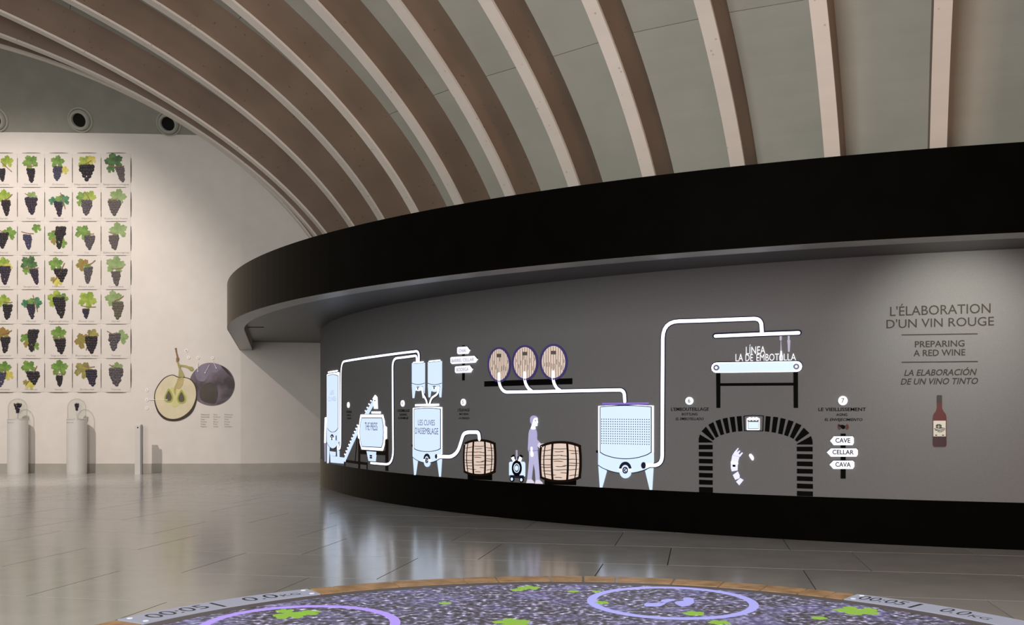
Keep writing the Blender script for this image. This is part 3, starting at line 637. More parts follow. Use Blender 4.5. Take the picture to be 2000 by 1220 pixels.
bm = bmesh.new(); plate(bm, [stroke_loop(S(zF(*[(185+(1655-185)*u, 1012-22*u) for u in arc(0, 1, 6)])), 0.135, True)], 0, 0.016); wobj('belt', bm, M_WHITE, t)
wplate('belt_panel', zF((240, 930), (1600, 905), (1600, 1075), (240, 1100)), M_PALE, t, 0, 0.018)
for x, y in ((187, 1012), (1650, 992)):
    r_ = wplate('roller', el(zF, x, y, 56, 56), mat('backlit_slate', (0.1, 0.1, 0.2), 0.5, emit=0.25, ecol=(0.25, 0.27, 0.42)), t, 0, 0.020); wplate('roller_axle', el(zF, x, y, 22, 22, 16), M_WHITE, r_, 0, 0.023)
t = wthing('lit_lettering', 'lit white words LA LÍNEA DE EMBOTELLA standing on conveyor', 'lettering', *zF((1000, 895))[0])
def ft(nm, s, x0, x1, yb, h): a = zF((x0, yb), (x1, yb)); wtext(nm, s, a[0][0], a[1][0], a[0][1], h, M_SIGN, t, 0.010, bold=0.0)
ft('lettering', 'LÍNEA', 725, 1080, 760, 14.5); ft('lettering', 'LA', 535, 672, 896, 14.5); ft('lettering', 'DE', 716, 855, 892, 13.5); ft('lettering', 'EMBOT', 918, 1330, 886, 13.5); ft('lettering', 'LLA', 1418, 1642, 880, 13.5)
t = wthing('wine_bottle_drawing', 'tiny lit bottle standing on conveyor under left filling nozzle', 'bottle', *zF((1375, 885))[0])
wplate('bottle_outline', zF((1358, 705), (1378, 705), (1384, 770), (1396, 800), (1392, 880), (1344, 882), (1342, 805), (1354, 770)), M_WHITE, t, 0, 0.013); wplate('bottle_fill', zF((1368, 790), (1388, 800), (1386, 872), (1362, 872)), M_LILAC, t, 0, 0.016)

# brick arch of the cellar: every voussoir and jamb brick
t = wthing('cellar_arch', 'black brick arch drawing with separate bricks and calendar keystone', 'arch', *zG((830, 1150))[0])
bricks = [[(38, 490), (230, 490), (230, 553), (38, 553)], [(38, 588), (230, 590), (230, 655), (38, 650)], [(40, 685), (230, 690), (230, 752), (40, 748)], [(40, 784), (230, 788), (230, 850), (40, 846)], [(40, 882), (230, 888), (230, 950), (40, 944)], [(42, 978), (230, 986), (230, 1050), (42, 1044)], [(42, 1080), (232, 1086), (232, 1162), (42, 1152)],
  [(1410, 516), (1630, 516), (1630, 582), (1410, 580)], [(1410, 618), (1630, 622), (1630, 688), (1412, 684)], [(1412, 722), (1630, 726), (1630, 792), (1412, 786)], [(1412, 824), (1632, 830), (1632, 894), (1412, 890)], [(1412, 928), (1632, 936), (1632, 1000), (1412, 992)], [(1412, 1030), (1634, 1040), (1634, 1106), (1412, 1098)], [(1412, 1136), (1634, 1144), (1634, 1212), (1412, 1204)],
  [(52, 346), (232, 452), (228, 458), (36, 458), (38, 400)], [(76, 300), (138, 238), (258, 408), (232, 428)], [(172, 210), (238, 172), (314, 372), (276, 390)], [(272, 155), (338, 134), (390, 340), (344, 356)], [(370, 124), (436, 110), (470, 318), (424, 332)], [(470, 104), (536, 95), (558, 302), (506, 314)], [(568, 92), (634, 86), (646, 298), (590, 303)],
  [(976, 88), (1042, 94), (1022, 308), (962, 300)], [(1080, 96), (1148, 104), (1114, 322), (1056, 312)], [(1184, 114), (1252, 128), (1206, 344), (1148, 332)], [(1292, 142), (1364, 164), (1284, 372), (1232, 352)], [(1400, 182), (1474, 216), (1362, 406), (1312, 378)], [(1506, 250), (1584, 326), (1410, 446), (1382, 420)], [(1608, 368), (1628, 430), (1630, 486), (1410, 486), (1414, 474)]]
for b in bricks: wplate('brick', zG(*b), M_RACK, t, 0, 0.010)
ks = wplate('keystone_frame', [zG((665, 82), (800, 74), (946, 80), (938, 300), (800, 296), (674, 298)), zG((675, 92), (800, 84), (936, 90), (929, 290), (800, 286), (683, 288))], M_RACK, t, 0, 0.012)
wplate('calendar_frame', [zG(*rrect(708, 115, 890, 285, 14)), zG((724, 165), (876, 165), (876, 268), (724, 268))], M_SIGN, ks, 0, 0.014)
wplate('calendar_page', zG((734, 170), (868, 172), (868, 260), (734, 260)), M_PALE, ks, 0, 0.014); wplate('calendar_binding', zG((724, 135), (876, 135), (876, 164), (724, 164)), M_NAVY, ks, 0, 0.016)
for x in (752, 800, 846): wplate('calendar_ring', [el(zG, x, 128, 24, 24, 20), el(zG, x, 128, 15, 15, 20)], M_WHITE, ks, 0, 0.019)
t = wthing('turning_bottle_drawing', 'curved chain of lit lilac pieces inside the brick arch', 'drawing', *zG((600, 1050))[0])
M_ICE = mat('backlit_ice_lilac', (0.6, 0.62, 0.85), 0.5, emit=0.72, ecol=(0.66, 0.69, 1.0))
for pts, m in (([(585, 534), (596, 538), (560, 600), (602, 570), (620, 574), (590, 615), (612, 625), (640, 595), (655, 604), (612, 660), (512, 630), (540, 585)], M_ICE), ([(508, 634), (604, 662), (586, 730), (492, 716)], M_ICE), ([(490, 720), (584, 734), (582, 768), (490, 764)], M_WHITE), ([(486, 770), (582, 772), (580, 848), (500, 862), (488, 820)], M_ICE),
               ([(514, 912), (584, 862), (610, 920), (606, 958), (548, 980)], M_ICE), ([(560, 1005), (618, 955), (664, 982), (604, 1056)], M_ICE)):
    wplate('chain_piece', zG(*pts), m, t, 0, 0.012)
wplate('dark_window', zG((512, 768), (552, 770), (552, 798), (514, 796)), M_RACK, t, 0, 0.015); wplate('spark', zG(*smooth_closed([(742, 632), (760, 616), (785, 635), (804, 665), (800, 702), (780, 700), (752, 660)], 3)), M_WHITE, t, 0, 0.012)

# title lettering and printed bottle
t = wthing('wall_title', "grey printed title L'ÉLABORATION D'UN VIN ROUGE with translations and rules", 'title', *z8((430, 530))[0])
def tt(s, x0, x1, yb, ybr, h, sh=0.0, bold=0.004):
    a = z8((x0, yb), (x1, ybr)); wtext('lettering', s, a[0][0], a[1][0], a[0][1], h/2.772, M_TITLE, t, 0.004, shear=sh, bold=bold, ybr=a[1][1])
tt("L'ÉLABORATION", 162, 706, 154, 144, 50); tt("D'UN VIN ROUGE", 142, 724, 222, 210, 46)
tt('PREPARING', 296, 565, 327, 322, 33, bold=0.012); tt('A RED WINE', 289, 569, 375, 370, 33, bold=0.012)
tt('LA ELABORACIÓN', 238, 632, 480, 477, 32, 0.25, 0.012); tt('DE UN VINO TINTO', 219, 638, 528, 525, 32, 0.25, 0.012)
wstrokes('rule', [z8((224, 260), (430, 257), (636, 254))], 0.012, M_TITLE, t, 0, 0.004); wstrokes('rule', [z8((224, 408), (430, 406), (637, 404))], 0.012, M_TITLE, t, 0, 0.004)
t = wthing('printed_wine_bottle', 'dark red wine bottle print with white label under the title', 'bottle', *z8((430, 865))[0])
M_WINE = mat('wine_red_print', (0.085, 0.006, 0.008), 0.35); M_WINED = mat('deep_wine_print', (0.030, 0.003, 0.004), 0.35)
wplate('glass', z8(*([(415, 600), (443, 600), (443, 655)]+smoothed([(443, 655), (450, 672), (463, 690), (467, 712)], 4)+[(467, 855), (460, 865), (400, 865), (393, 855)]+smoothed([(393, 712), (397, 690), (410, 672), (415, 655)], 4))), M_WINE, t, 0, 0.008)
wplate('foot_band', z8((394, 810), (466, 810), (466, 855), (459, 864), (401, 864), (394, 855)), M_WINED, t, 0, 0.010)
wplate('capsule', z8((417, 586), (441, 586), (443, 592), (443, 628), (415, 628), (415, 592)), mat('capsule_print', (0.022, 0.016, 0.015), 0.5), t, 0, 0.010)
lb = wplate('bottle_label', z8((396, 724), (463, 724), (463, 809), (396, 809)), mat('label_paper', (0.62, 0.62, 0.56), 0.6), t, 0, 0.012)
lines = [z8(*smoothed([(400, 766), (415, 770), (440, 764), (460, 766)], 4)), z8(*smoothed([(404, 774), (420, 778), (445, 772), (460, 774)], 4)), z8((412, 746), (412, 764)), z8((418, 742), (418, 764)), z8((432, 742), (432, 764)), z8((438, 746), (438, 764)), z8((412, 750), (438, 750)), z8((420, 745), (431, 745)), z8((424, 780), (422, 786)), z8((432, 780), (430, 788)), z8((440, 778), (438, 786)), z8((448, 776), (447, 783)), z8((410, 760), (440, 758))]
wstrokes('label_engraving', lines, 0.007, M_INK, lb, 0, 0.014, kind='stuff'); [wplate('label_mark', el(z8, x, 802.5, 6, 2.5, 10), M_INK, lb, 0, 0.014) for x in (411, 448)]

# ------------------------------------------------------------------ poster wall
def wall_plate(name, loops, m, parent, d0, d1, **kw):
    """outline in wall metres (x, z), standing proud of the poster wall by d1"""
    bm = bmesh.new()
    if not isinstance(loops[0][0], (list, tuple)): loops = [loops]
    plate(bm, loops, -d0, -d1)
    for v in bm.verts: v.co = Vector((v.co.x, BW+v.co.y, v.co.z))
    return obj(name, bm, m, parent, **kw)
def B(pts): return [(bx(x), bz(y)) for x, y in pts]
M_CARD = noisy('poster_paper', (0.70, 0.67, 0.63), (0.72, 0.69, 0.65), 4.0, 0.7)
M_LINE = mat('card_gap_shade', (0.10, 0.085, 0.07), 0.7)  # shade in the gaps between cards, painted as dark lines
M_CAPT = mat('poster_caption_ink', (0.33, 0.30, 0.27), 0.7)
M_STEM = noisy('vine_stem_print', (0.22, 0.12, 0.06), (0.32, 0.19, 0.09), 12, 0.6)
def two(name, a, b, sc=9): return noisy(name, a, b, sc, 0.65, lo=0.4, hi=0.6)
LEAF = {'g': two('green_leaf_print', (0.10, 0.22, 0.035), (0.19, 0.33, 0.06)), 'l': two('lime_leaf_print', (0.20, 0.32, 0.03), (0.36, 0.46, 0.07)), 'd': two('dark_leaf_print', (0.035, 0.10, 0.03), (0.09, 0.19, 0.06)),
        't': two('teal_leaf_print', (0.02, 0.12, 0.06), (0.07, 0.24, 0.11)), 'y': two('yellow_leaf_print', (0.50, 0.45, 0.06), (0.62, 0.58, 0.14)), 's': two('soft_leaf_print', (0.20, 0.31, 0.11), (0.29, 0.40, 0.17)),
        'o': two('autumn_leaf_print', (0.36, 0.13, 0.04), (0.20, 0.27, 0.05), 14), 'v': two('olive_leaf_print', (0.22, 0.20, 0.06), (0.34, 0.31, 0.08))}
GRAPE = {'p': two('purple_grape_print', (0.014, 0.010, 0.022), (0.045, 0.032, 0.062), 30), 'k': two('black_grape_print', (0.008, 0.006, 0.008), (0.028, 0.020, 0.028), 30), 'b': two('blue_grape_print', (0.025, 0.025, 0.06), (0.075, 0.07, 0.13), 30),
         'm': two('dusky_grape_print', (0.05, 0.042, 0.05), (0.13, 0.115, 0.13), 30), 'x': two('grey_grape_print', (0.095, 0.08, 0.08), (0.13, 0.112, 0.11), 30), 'e': two('khaki_grape_print', (0.10, 0.09, 0.065), (0.13, 0.115, 0.085), 30)}
def leaf_outline(c, r, rot, seed):
    rr = random.Random(seed); out = []
    for i in range(45):
        a = 2*math.pi*i/45
        lob = abs(math.cos(2.5*(a-math.pi/2)))**0.6; rad = r*(0.56+0.44*lob)*(1+0.06*(i % 3-1)+rr.uniform(-0.03, 0.03))
        if abs(a-1.5*math.pi) < 0.22: rad *= 0.45
        out.append((c[0]+rad*math.cos(a+rot)*1.05, c[1]+rad*math.sin(a+rot)))
    return out
def bunch_mesh(bm, cx, cz, w, h, tilt, seed, y0, flat=0.35, n_side=8):
    """shouldered bunch of separate berries, shallow relief"""
    rr = random.Random(seed); g = max(0.018, 0.115*w+0.01); rows = max(4, int(h/(g*1.35)))
    pts = []
    for j in range(rows):
        v = j/(rows-1); ww = w*(0.98-0.15*v if v < 0.35 else 0.80-0.62*(v-0.35)/0.65); n = max(1, int(ww/(g*1.5))+1)
        for i in range(n):
            u = 0 if n == 1 else (i/(n-1)-0.5)*ww
            pts.append((u*0.92+rr.uniform(-.3, .3)*g+tilt*h*(v-0.2), h*(0.5-v)*0.94+rr.uniform(-.25, .25)*g, rr.uniform(1.15, 1.5)*g))
    for px_, pz_, r in pts:
        top = bm.verts.new((cx+px_, y0-r*flat-rr.uniform(0, 0.008), cz+pz_)); prev = None
        rings = []
        for q, f in ((0.62, 0.75), (1.0, 0.0)):
            rings.append([bm.verts.new((cx+px_+r*q*math.cos(2*math.pi*i/n_side), y0-r*flat*f, cz+pz_+r*q*math.sin(2*math.pi*i/n_side))) for i in range(n_side)])
        for i in range(n_side):
            k = (i+1) % n_side; bm.faces.new((top, rings[0][i], rings[0][k])); bm.faces.new((rings[0][i], rings[1][i], rings[1][k], rings[0][k]))
CX = [-18.5, 34.5, 88, 142, 198, 256]; CY = [299, 366, 432.5, 499, 565.5, 633, 700, 766]
# per card: leaves (u, v, size, colour), bunch (u, v, width, height, tilt, colour), stem (u0, v0, u1, v1)
TEAL = ([(.3, .40, .26, 't'), (.68, .38, .36, 't'), (.5, .34, .2, 'g')], (.50, .63, .28, .42, .1, 'p'), (.57, .16, .74, .64))
MERL = ([(.3, .42, .33, 'g'), (.62, .64, .3, 'g'), (.36, .58, .22, 'o')], (.57, .48, .36, .66, -.1, 'k'), (.28, .30, .60, .14))
MOND = ([(.40, .25, .42, 'g'), (.46, .77, .30, 'y'), (.3, .70, .16, 'v')], (.58, .58, .44, .34, .1, 'k'), (.72, .22, .3, .8))
CARDS = [
 [([(.62, .25, .38, 'l')], (.42, .64, .25, .36, .1, 'k'), (.4, .26, .8, .55)), ([(.48, .27, .46, 'g')], (.5, .66, .28, .40, .05, 'k'), (.35, .38, .72, .34)), ([(.46, .26, .40, 'g'), (.7, .5, .26, 'y')], (.47, .6, .32, .40, -.1, 'b'), (.3, .42, .5, .38)), ([(.45, .28, .42, 'l'), (.66, .2, .26, 'y')], (.5, .58, .48, .42, .0, 'k'), (.3, .34, .66, .22)), ([(.43, .25, .50, 'd'), (.33, .46, .24, 'd')], (.64, .62, .27, .48, .2, 'x'), (.25, .38, .78, .38))],
 [([(.5, .26, .42, 'l')], (.58, .6, .3, .46, .05, 'k'), (.5, .38, .82, .2)), ([(.53, .27, .32, 's')], (.5, .55, .42, .48, .05, 'p'), (.28, .18, .5, .26)), TEAL, ([(.33, .28, .32, 'g'), (.6, .27, .36, 'l'), (.28, .46, .2, 'g')], (.5, .6, .36, .44, -.05, 'm'), (.42, .12, .6, .36)), ([(.56, .28, .46, 's')], (.45, .6, .40, .40, .0, 'x'), (.25, .34, .55, .34))],
 [([(.70, .36, .42, 'g')], (.48, .56, .36, .44, -.1, 'k'), (.3, .24, .6, .34)), ([(.7, .2, .28, 'g')], (.37, .6, .28, .42, .15, 'b'), (.15, .30, .6, .36)), MERL, ([(.36, .32, .44, 'g')], (.6, .62, .33, .40, -.05, 'm'), (.5, .34, .75, .36)), ([(.58, .27, .48, 's')], (.42, .62, .32, .42, .1, 'x'), (.25, .31, .5, .36))],
 [([(.48, .22, .38, 'l'), (.66, .34, .26, 'y')], (.56, .58, .38, .52, -.05, 'p'), (.5, .3, .75, .44)), ([(.42, .24, .50, 'd'), (.35, .44, .26, 'g')], (.62, .62, .28, .46, .2, 'p'), (.25, .37, .78, .36)), MOND, ([(.36, .27, .38, 'o'), (.54, .36, .26, 'g')], (.55, .58, .28, .48, -.05, 'm'), (.45, .3, .8, .14)), ([(.48, .28, .52, 's')], (.5, .67, .27, .42, .05, 'x'), (.35, .38, .72, .36))],
 [([(.48, .33, .42, 'l')], (.64, .65, .33, .42, -.05, 'k'), (.5, .36, .82, .36)), TEAL, ([(.42, .28, .54, 'l'), (.64, .26, .34, 'g')], (.53, .52, .42, .60, .15, 'k'), (.4, .15, .8, .3)), ([(.52, .30, .52, 'l')], (.47, .70, .21, .28, .05, 'p'), (.3, .46, .82, .5)), ([(.42, .26, .46, 's')], (.56, .6, .36, .48, .0, 'e'), (.45, .32, .76, .18))],
 [([(.48, .28, .42, 'o')], (.56, .6, .32, .46, -.05, 'k'), (.4, .3, .8, .18)), MERL, ([(.5, .28, .46, 'g')], (.56, .65, .38, .42, .1, 'k'), (.3, .36, .75, .4)), ([(.36, .48, .46, 'o'), (.7, .3, .34, 'v')], (.66, .6, .4, .48, .0, 'k'), (.6, .16, .48, .76)), ([(.66, .38, .42, 's')], (.45, .52, .36, .48, -.1, 'm'), (.2, .2, .55, .34))],
 [([(.52, .28, .42, 'g'), (.68, .5, .3, 'y')], (.42, .62, .3, .4, -.1, 'b'), (.4, .3, .6, .4)), MOND, ([(.53, .28, .50, 'g')], (.53, .67, .23, .32, .03, 'k'), (.3, .42, .75, .44)), ([(.37, .34, .50, 'v')], (.66, .58, .36, .48, .1, 'p'), (.4, .22, .78, .24)), ([(.54, .27, .32, 's')], (.5, .55, .44, .52, .05, 'm'), (.28, .18, .5, .26))]]
NAMES = [['Barbera', 'Carmenère', 'Dolcetto', 'Négrette Bouvier', 'Sangiovese romagna'], ['Syrah', 'Tannat', 'Mavrud', 'Merlot', 'Cabernet franc'], ['Tannat', 'Carignan', 'Merlot', 'Cot', 'Cabernet sauvignon'], ['Grenache', 'Sangiovese', 'Mondeuse', 'Pinot noir', 'Carmenère'], ['Cot', 'Mavrud', 'Aghiorghitiko', 'Pinot noir', 'Syrah'], ['Pinot noir', 'Merlot', 'Sagrantino', 'Portugais bleu', 'Tannat'], ['Dolcetto', 'Mondeuse', 'Gamay', 'Zinfandel', 'Tannat']]
LN = {'g': 'green', 'l': 'lime green', 'd': 'dark green', 't': 'teal', 'y': 'yellow', 's': 'soft green', 'o': 'orange and green', 'v': 'olive yellow'}
GN = {'p': 'purple', 'k': 'black', 'b': 'blue-black', 'm': 'dusky', 'x': 'grey', 'e': 'khaki grey'}
RN = ['top', 'second', 'third', 'fourth', 'fifth', 'sixth', 'bottom']; CN = ['leftmost cut-off', 'second', 'third', 'fourth', 'rightmost']
for r in range(7):
    for c in range(5):
        leaves, (bu, bv, bw, bh, bt, bc), st = CARDS[r][c]
        x0, x1, z1, z0 = bx(CX[c]), bx(CX[c+1]), bz(CY[r]), bz(CY[r+1]); w, h = x1-x0, z1-z0; g = 0.009
        t = thing('grape_poster', '%s leaves over %s grapes, poster in %s row, %s column' % (LN[leaves[0][3]], GN[bc], RN[r], CN[c]), 'poster', ((x0+x1)/2, BW, z0), 'grape variety posters in a grid')
        bm = bmesh.new(); N = 6   # card, corners pinned to the wall and edges slightly lifted
        grid = []
        for i in range(N+1):
            row = []
            for j in range(N+1):
                u, v = -1+2*i/N, -1+2*j/N
                row.append(bm.verts.new((x0+g+(w-2*g)*i/N, BW-0.004-0.012*max(1-u**4, 1-v**4), z0+g+(h-2*g)*j/N)))
            grid.append(row)
        for i in range(N):
            for j in range(N): bm.faces.new((grid[i][j], grid[i+1][j], grid[i+1][j+1], grid[i][j+1]))
        rim_ = [grid[i][0] for i in range(N)]+[grid[N][j] for j in range(N)]+[grid[i][N] for i in range(N, 0, -1)]+[grid[0][j] for j in range(N, 0, -1)]
        back = [bm.verts.new((v.co.x, BW-0.0005, v.co.z)) for v in rim_]
        for i in range(len(rim_)): k = (i+1) % len(rim_); bm.faces.new((rim_[i], rim_[k], back[k], back[i]))
        obj('card', bm, M_CARD, t, smooth=False)
        def dia(ax0, az0, ax1, az1, wd): # tapered dark line, painted shade of the gap between cards
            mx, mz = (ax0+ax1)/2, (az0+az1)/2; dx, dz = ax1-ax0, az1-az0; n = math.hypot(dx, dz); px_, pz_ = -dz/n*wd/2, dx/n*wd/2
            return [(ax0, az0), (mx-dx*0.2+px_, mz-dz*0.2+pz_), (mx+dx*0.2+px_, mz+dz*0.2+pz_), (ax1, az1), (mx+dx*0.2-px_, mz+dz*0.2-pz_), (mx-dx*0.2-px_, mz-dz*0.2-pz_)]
        wall_plate('gap_shade_line', dia(x0+w*0.16, z0, x1-w*0.16, z0, 0.020), M_LINE, t, 0, 0.018)
        wall_plate('gap_shade_line', dia(x1, z0+h*0.14, x1, z1-h*0.14, 0.022), M_LINE, t, 0, 0.018)
        if r == 0: wall_plate('gap_shade_line', dia(x0+w*0.16, z1, x1-w*0.16, z1, 0.020), M_LINE, t, 0, 0.018)
        def P(u, v): return (x0+w*u, z1-h*v)
        for q, (lu, lv, ls, lc) in enumerate(leaves):
            lf = leaf_outline(P(lu, lv), ls*w*0.60, 0.5*math.sin(r*3.1+c*1.7+q*2.3), r*40+c*7+q)
            wall_plate('leaf', lf, LEAF[lc], t, 0.014, 0.021+0.003*q)
        a, b = P(st[0], st[1]), P(st[2], st[3]); m_ = ((a[0]+b[0])/2+0.02, (a[1]+b[1])/2-0.02)
        wall_plate('stem', stroke_loop(smoothed([a, m_, b], 4), 0.020), M_STEM, t, 0.014, 0.031)
        cx_, cz_ = P(bu, bv); bm = bmesh.new(); bunch_mesh(bm, cx_, cz_, bw*w*0.86, bh*h*0.92, bt, r*9+c, BW-0.020); obj('grape_bunch', bm, GRAPE[bc], t, smooth=True)
        tw = min(0.86, 0.055*len(NAMES[r][c]))*w; bm = bmesh.new(); text_plate(bm, NAMES[r][c], (x0+x1)/2-tw/2, (x0+x1)/2+tw/2, z0+h*0.065, 0.042, 0, 0)
        for v in bm.verts: v.co = Vector((v.co.x, BW-0.0185, v.co.z))
        obj('caption', bm, M_CAPT, t)

# big printed grape: whole berry, halved berry, stalk, key
zK = zoomer(270, 660, 6.419)
t = thing('grape_diagram', 'large printed halved grape and whole purple grape on one stalk', 'wall print', (bx(380), BW, bz(822)))
M_SKIN = noisy('purple_grape_skin_print', (0.055, 0.045, 0.050), (0.23, 0.19, 0.25), 1.6, 0.6, lo=0.36, hi=0.62)
wg = wall_plate('whole_grape', B(zK(*smooth_closed([(925+285*math.cos(a), 582+265*math.sin(a)) for a in arc(0, 2*math.pi*23/24, 23)], 2))), M_SKIN, t, 0, 0.010)
wall_plate('bloom_patch', B(zK(*smooth_closed([(720, 420), (800, 330), (930, 310), (1050, 350), (1000, 420), (900, 450), (830, 540), (740, 520)]))), noisy('bloom_print', (0.26, 0.23, 0.32), (0.20, 0.17, 0.24), 3, 0.6), wg, 0, 0.012)
wall_plate('dusk_patch', B(zK(*smooth_closed([(780, 640), (870, 560), (950, 570), (1000, 660), (990, 760), (960, 820), (860, 810), (780, 760)]))), noisy('dusk_print', (0.060, 0.050, 0.042), (0.085, 0.070, 0.062), 3, 0.6), wg, 0, 0.012)
wall_plate('edge_patch', B(zK(*smooth_closed([(1040, 345), (1110, 390), (1170, 480), (1150, 470), (1080, 400)]))), mat('edge_print', (0.03, 0.025, 0.035), 0.6), wg, 0, 0.012)
OUT = [(430, 458), (500, 482), (590, 490), (660, 515), (715, 580), (738, 660), (738, 760), (705, 880), (645, 965), (545, 1025), (440, 1042), (335, 1020), (258, 950), (215, 850), (200, 750), (215, 655), (268, 560), (340, 488)]
INN = [(430, 468), (500, 494), (590, 500), (654, 524), (704, 586), (724, 660), (722, 750), (684, 856), (620, 936), (530, 994), (440, 1012), (350, 994), (274, 930), (230, 840), (213, 750), (226, 660), (278, 568), (346, 498)]
hg = wall_plate('half_skin', B(zK(*smooth_closed(OUT))), mat('cut_skin_print', (0.045, 0.030, 0.026), 0.6), t, 0, 0.014)
wall_plate('flesh', B(zK(*smooth_closed(INN))), noisy('grape_flesh_print', (0.78, 0.71, 0.50), (0.70, 0.64, 0.44), 2.5, 0.6), hg, 0, 0.017)
wall_plate('flesh_heart', B(zK(*smooth_closed([(440, 620), (480, 650), (560, 640), (610, 720), (600, 800), (520, 830), (460, 870), (400, 830), (340, 800), (335, 720), (380, 640)]))), noisy('flesh_heart_print', (0.76, 0.71, 0.40), (0.62, 0.62, 0.22), 3.2, 0.6), hg, 0, 0.019)
wall_plate('core', B(zK(*smooth_closed([(505, 495), (570, 500), (560, 590), (520, 640), (480, 640), (470, 720), (450, 640), (480, 560)]))), noisy('core_print', (0.42, 0.34, 0.14), (0.56, 0.47, 0.22), 4, 0.6), hg, 0, 0.020)
for k, (cx_, cy_, sx) in enumerate(((385, 735, 1), (545, 748, -1))):
    dr = [(0, -85), (30, -40), (45, 10), (30, 52), (-5, 62), (-38, 45), (-42, 0), (-22, -50)]
    wall_plate('seed_glow', B(zK(*smooth_closed([(cx_+sx*x*1.28, cy_+y*1.22) for x, y in dr]))), mat('seed_green_print', (0.40, 0.46, 0.10), 0.6), hg, 0, 0.021)
    wall_plate('seed', B(zK(*smooth_closed([(cx_+sx*x*0.86, cy_+y*0.86) for x, y in dr]))), mat('seed_print', (0.12, 0.10, 0.07), 0.6), hg, 0, 0.023)
M_STALK = noisy('green_stalk_print', (0.34, 0.35, 0.11), (0.44, 0.40, 0.18), 5, 0.6)
wall_plate('stalk', stroke_loop(B(zK(*smoothed([(490, 285), (510, 340), (528, 400), (545, 492)], 5))), [0.045]*5+[0.055]*5+[0.075+0.02*k for k in range(6)]), M_STALK, t, 0, 0.020)
wall_plate('stalk', stroke_loop(B(zK(*smoothed([(515, 342), (590, 352), (640, 372), (690, 398)], 4))), [0.05]*4+[0.06]*4+[0.08, 0.10, 0.12, 0.10, 0.05]), M_STALK, t, 0, 0.021)
wall_plate('twig', stroke_loop(B(zK(*smoothed([(470, 125), (482, 190), (496, 250), (490, 300)], 4))), [0.05]+[0.036]*7+[0.075]*3+[0.05]*2), M_STEM, t, 0, 0.022)
for k, (x, y) in enumerate(((603, 158), (633, 245), (750, 247), (932, 250), (110, 652), (110, 773), (110, 877))):
    d_ = wall_plate('key_disc', B(zK(*ellipse(x, y, 21, 21, 20))), mat('white_vinyl', (0.9, 0.88, 0.85), 0.6), t, 0, 0.013)
    bm = bmesh.new(); q = B(zK((x-4, y+8), (x+4, y+8))); text_plate(bm, str(k+1), q[0][0], q[1][0], q[0][1], 0.035, 0, 0)
    for v in bm.verts: v.co = Vector((v.co.x, BW-0.0145, v.co.z))
    obj('key_number', bm, M_INK, d_)
for a in (((750, 310), (750, 415)), ((895, 335), (840, 435)), ((940, 290), (980, 375)), ((140, 773), (365, 773))):
    ld = wall_plate('leader_line', stroke_loop(B(zK(*a)), 0.010), MATS['white_vinyl'], t, 0, 0.0245)
    wall_plate('leader_dot', B(zK(*ellipse(*a[1], 7, 7, 12))), MATS['white_vinyl'], ld, 0, 0.0255)
t = thing('diagram_key', 'small three-column grey text key below the whole grape print', 'text', (bx(420), BW, bz(834)))
for c, (x, words, m) in enumerate(((392.5, ('Pédoncule', 'Pédicelle', 'Peau', 'Pruine', 'Pulpe', 'Pépins'), M_CAPT), (417, ('Stem', 'Pedicel', 'Skin', 'Bloom', 'Pulp', 'Seeds'), M_CAPT), (438.5, ('Pedúnculo', 'Pedicelo', 'Piel', 'Pruina', 'Pulpa', 'Semillas'), M_CAPT))):
    for r, s in enumerate(words):
        bm = bmesh.new(); y = 810.5+4.68*r; text_plate(bm, s, bx(x), bx(x+1.85*len(s)), bz(y), 0.036, 0, 0, bold=0.012 if c == 0 else 0.0)
        for v in bm.verts: v.co = Vector((v.co.x, BW-0.003, v.co.z))
        obj('word', bm, m, t)

# air nozzles in the bulkhead
def bulk_hit(x, y):
    """point of the leaning bulkhead seen at a picture position"""
    dx, dz = (x-1000)/F_PX, (HZ-y)/F_PX; zt = wtop(dx*BW); t_ = (BW+0.03+LEAN*(zt-EYE))/(1+LEAN*dz)
    return Vector((t_*dx, t_, EYE+t_*dz))
M_RING = mat('nozzle_enamel', (0.42, 0.42, 0.37), 0.45); M_HOLE = mat('nozzle_bore', (0.002, 0.002, 0.002), 0.9)
an = math.radians(24); NV = Vector((0, -math.cos(an), -math.sin(an))); EX = Vector((1, 0, 0)); EZ = NV.cross(EX)*-1
for nm, x, y in (('cut off at the left picture edge', -8, 233), ('in the middle above the posters', 157, 234), ('partly hidden behind the timber rib', 330, 241)):
    c = bulk_hit(x, y); t = thing('air_nozzle', 'round grey air nozzle with black bore, %s' % nm, 'vent', c, 'round air nozzles in the bulkhead')
    def ring(bm, prof, n=36):
        rows = [[bm.verts.new(c+EX*(r*math.cos(2*math.pi*i/n))+EZ*(r*math.sin(2*math.pi*i/n))+NV*d) for i in range(n)] for r, d in prof]
        for a, b in zip(rows, rows[1:]):
            for i in range(n): k = (i+1) % n; bm.faces.new((a[i], a[k], b[k], b[i]))
        return rows
    R = 0.335
    bm = bmesh.new(); ring(bm, [(R, 0), (R*1.0, 0.03), (R*0.96, 0.05), (R*0.86, 0.05), (R*0.83, 0.02), (R*0.83, 0.004)]); obj('flange', bm, M_RING, t, smooth=True)
    bm = bmesh.new(); ring(bm, [(R*0.83, 0.006), (R*0.80, 0.07), (R*0.72, 0.13), (R*0.62, 0.15), (R*0.56, 0.13), (R*0.53, 0.04)]); obj('nozzle_cone', bm, M_RING, t, smooth=True)
    bm = bmesh.new(); rows = ring(bm, [(R*0.53, 0.035), (R*0.50, 0.055)]); bm.faces.new(rows[-1]); obj('bore', bm, M_HOLE, t)

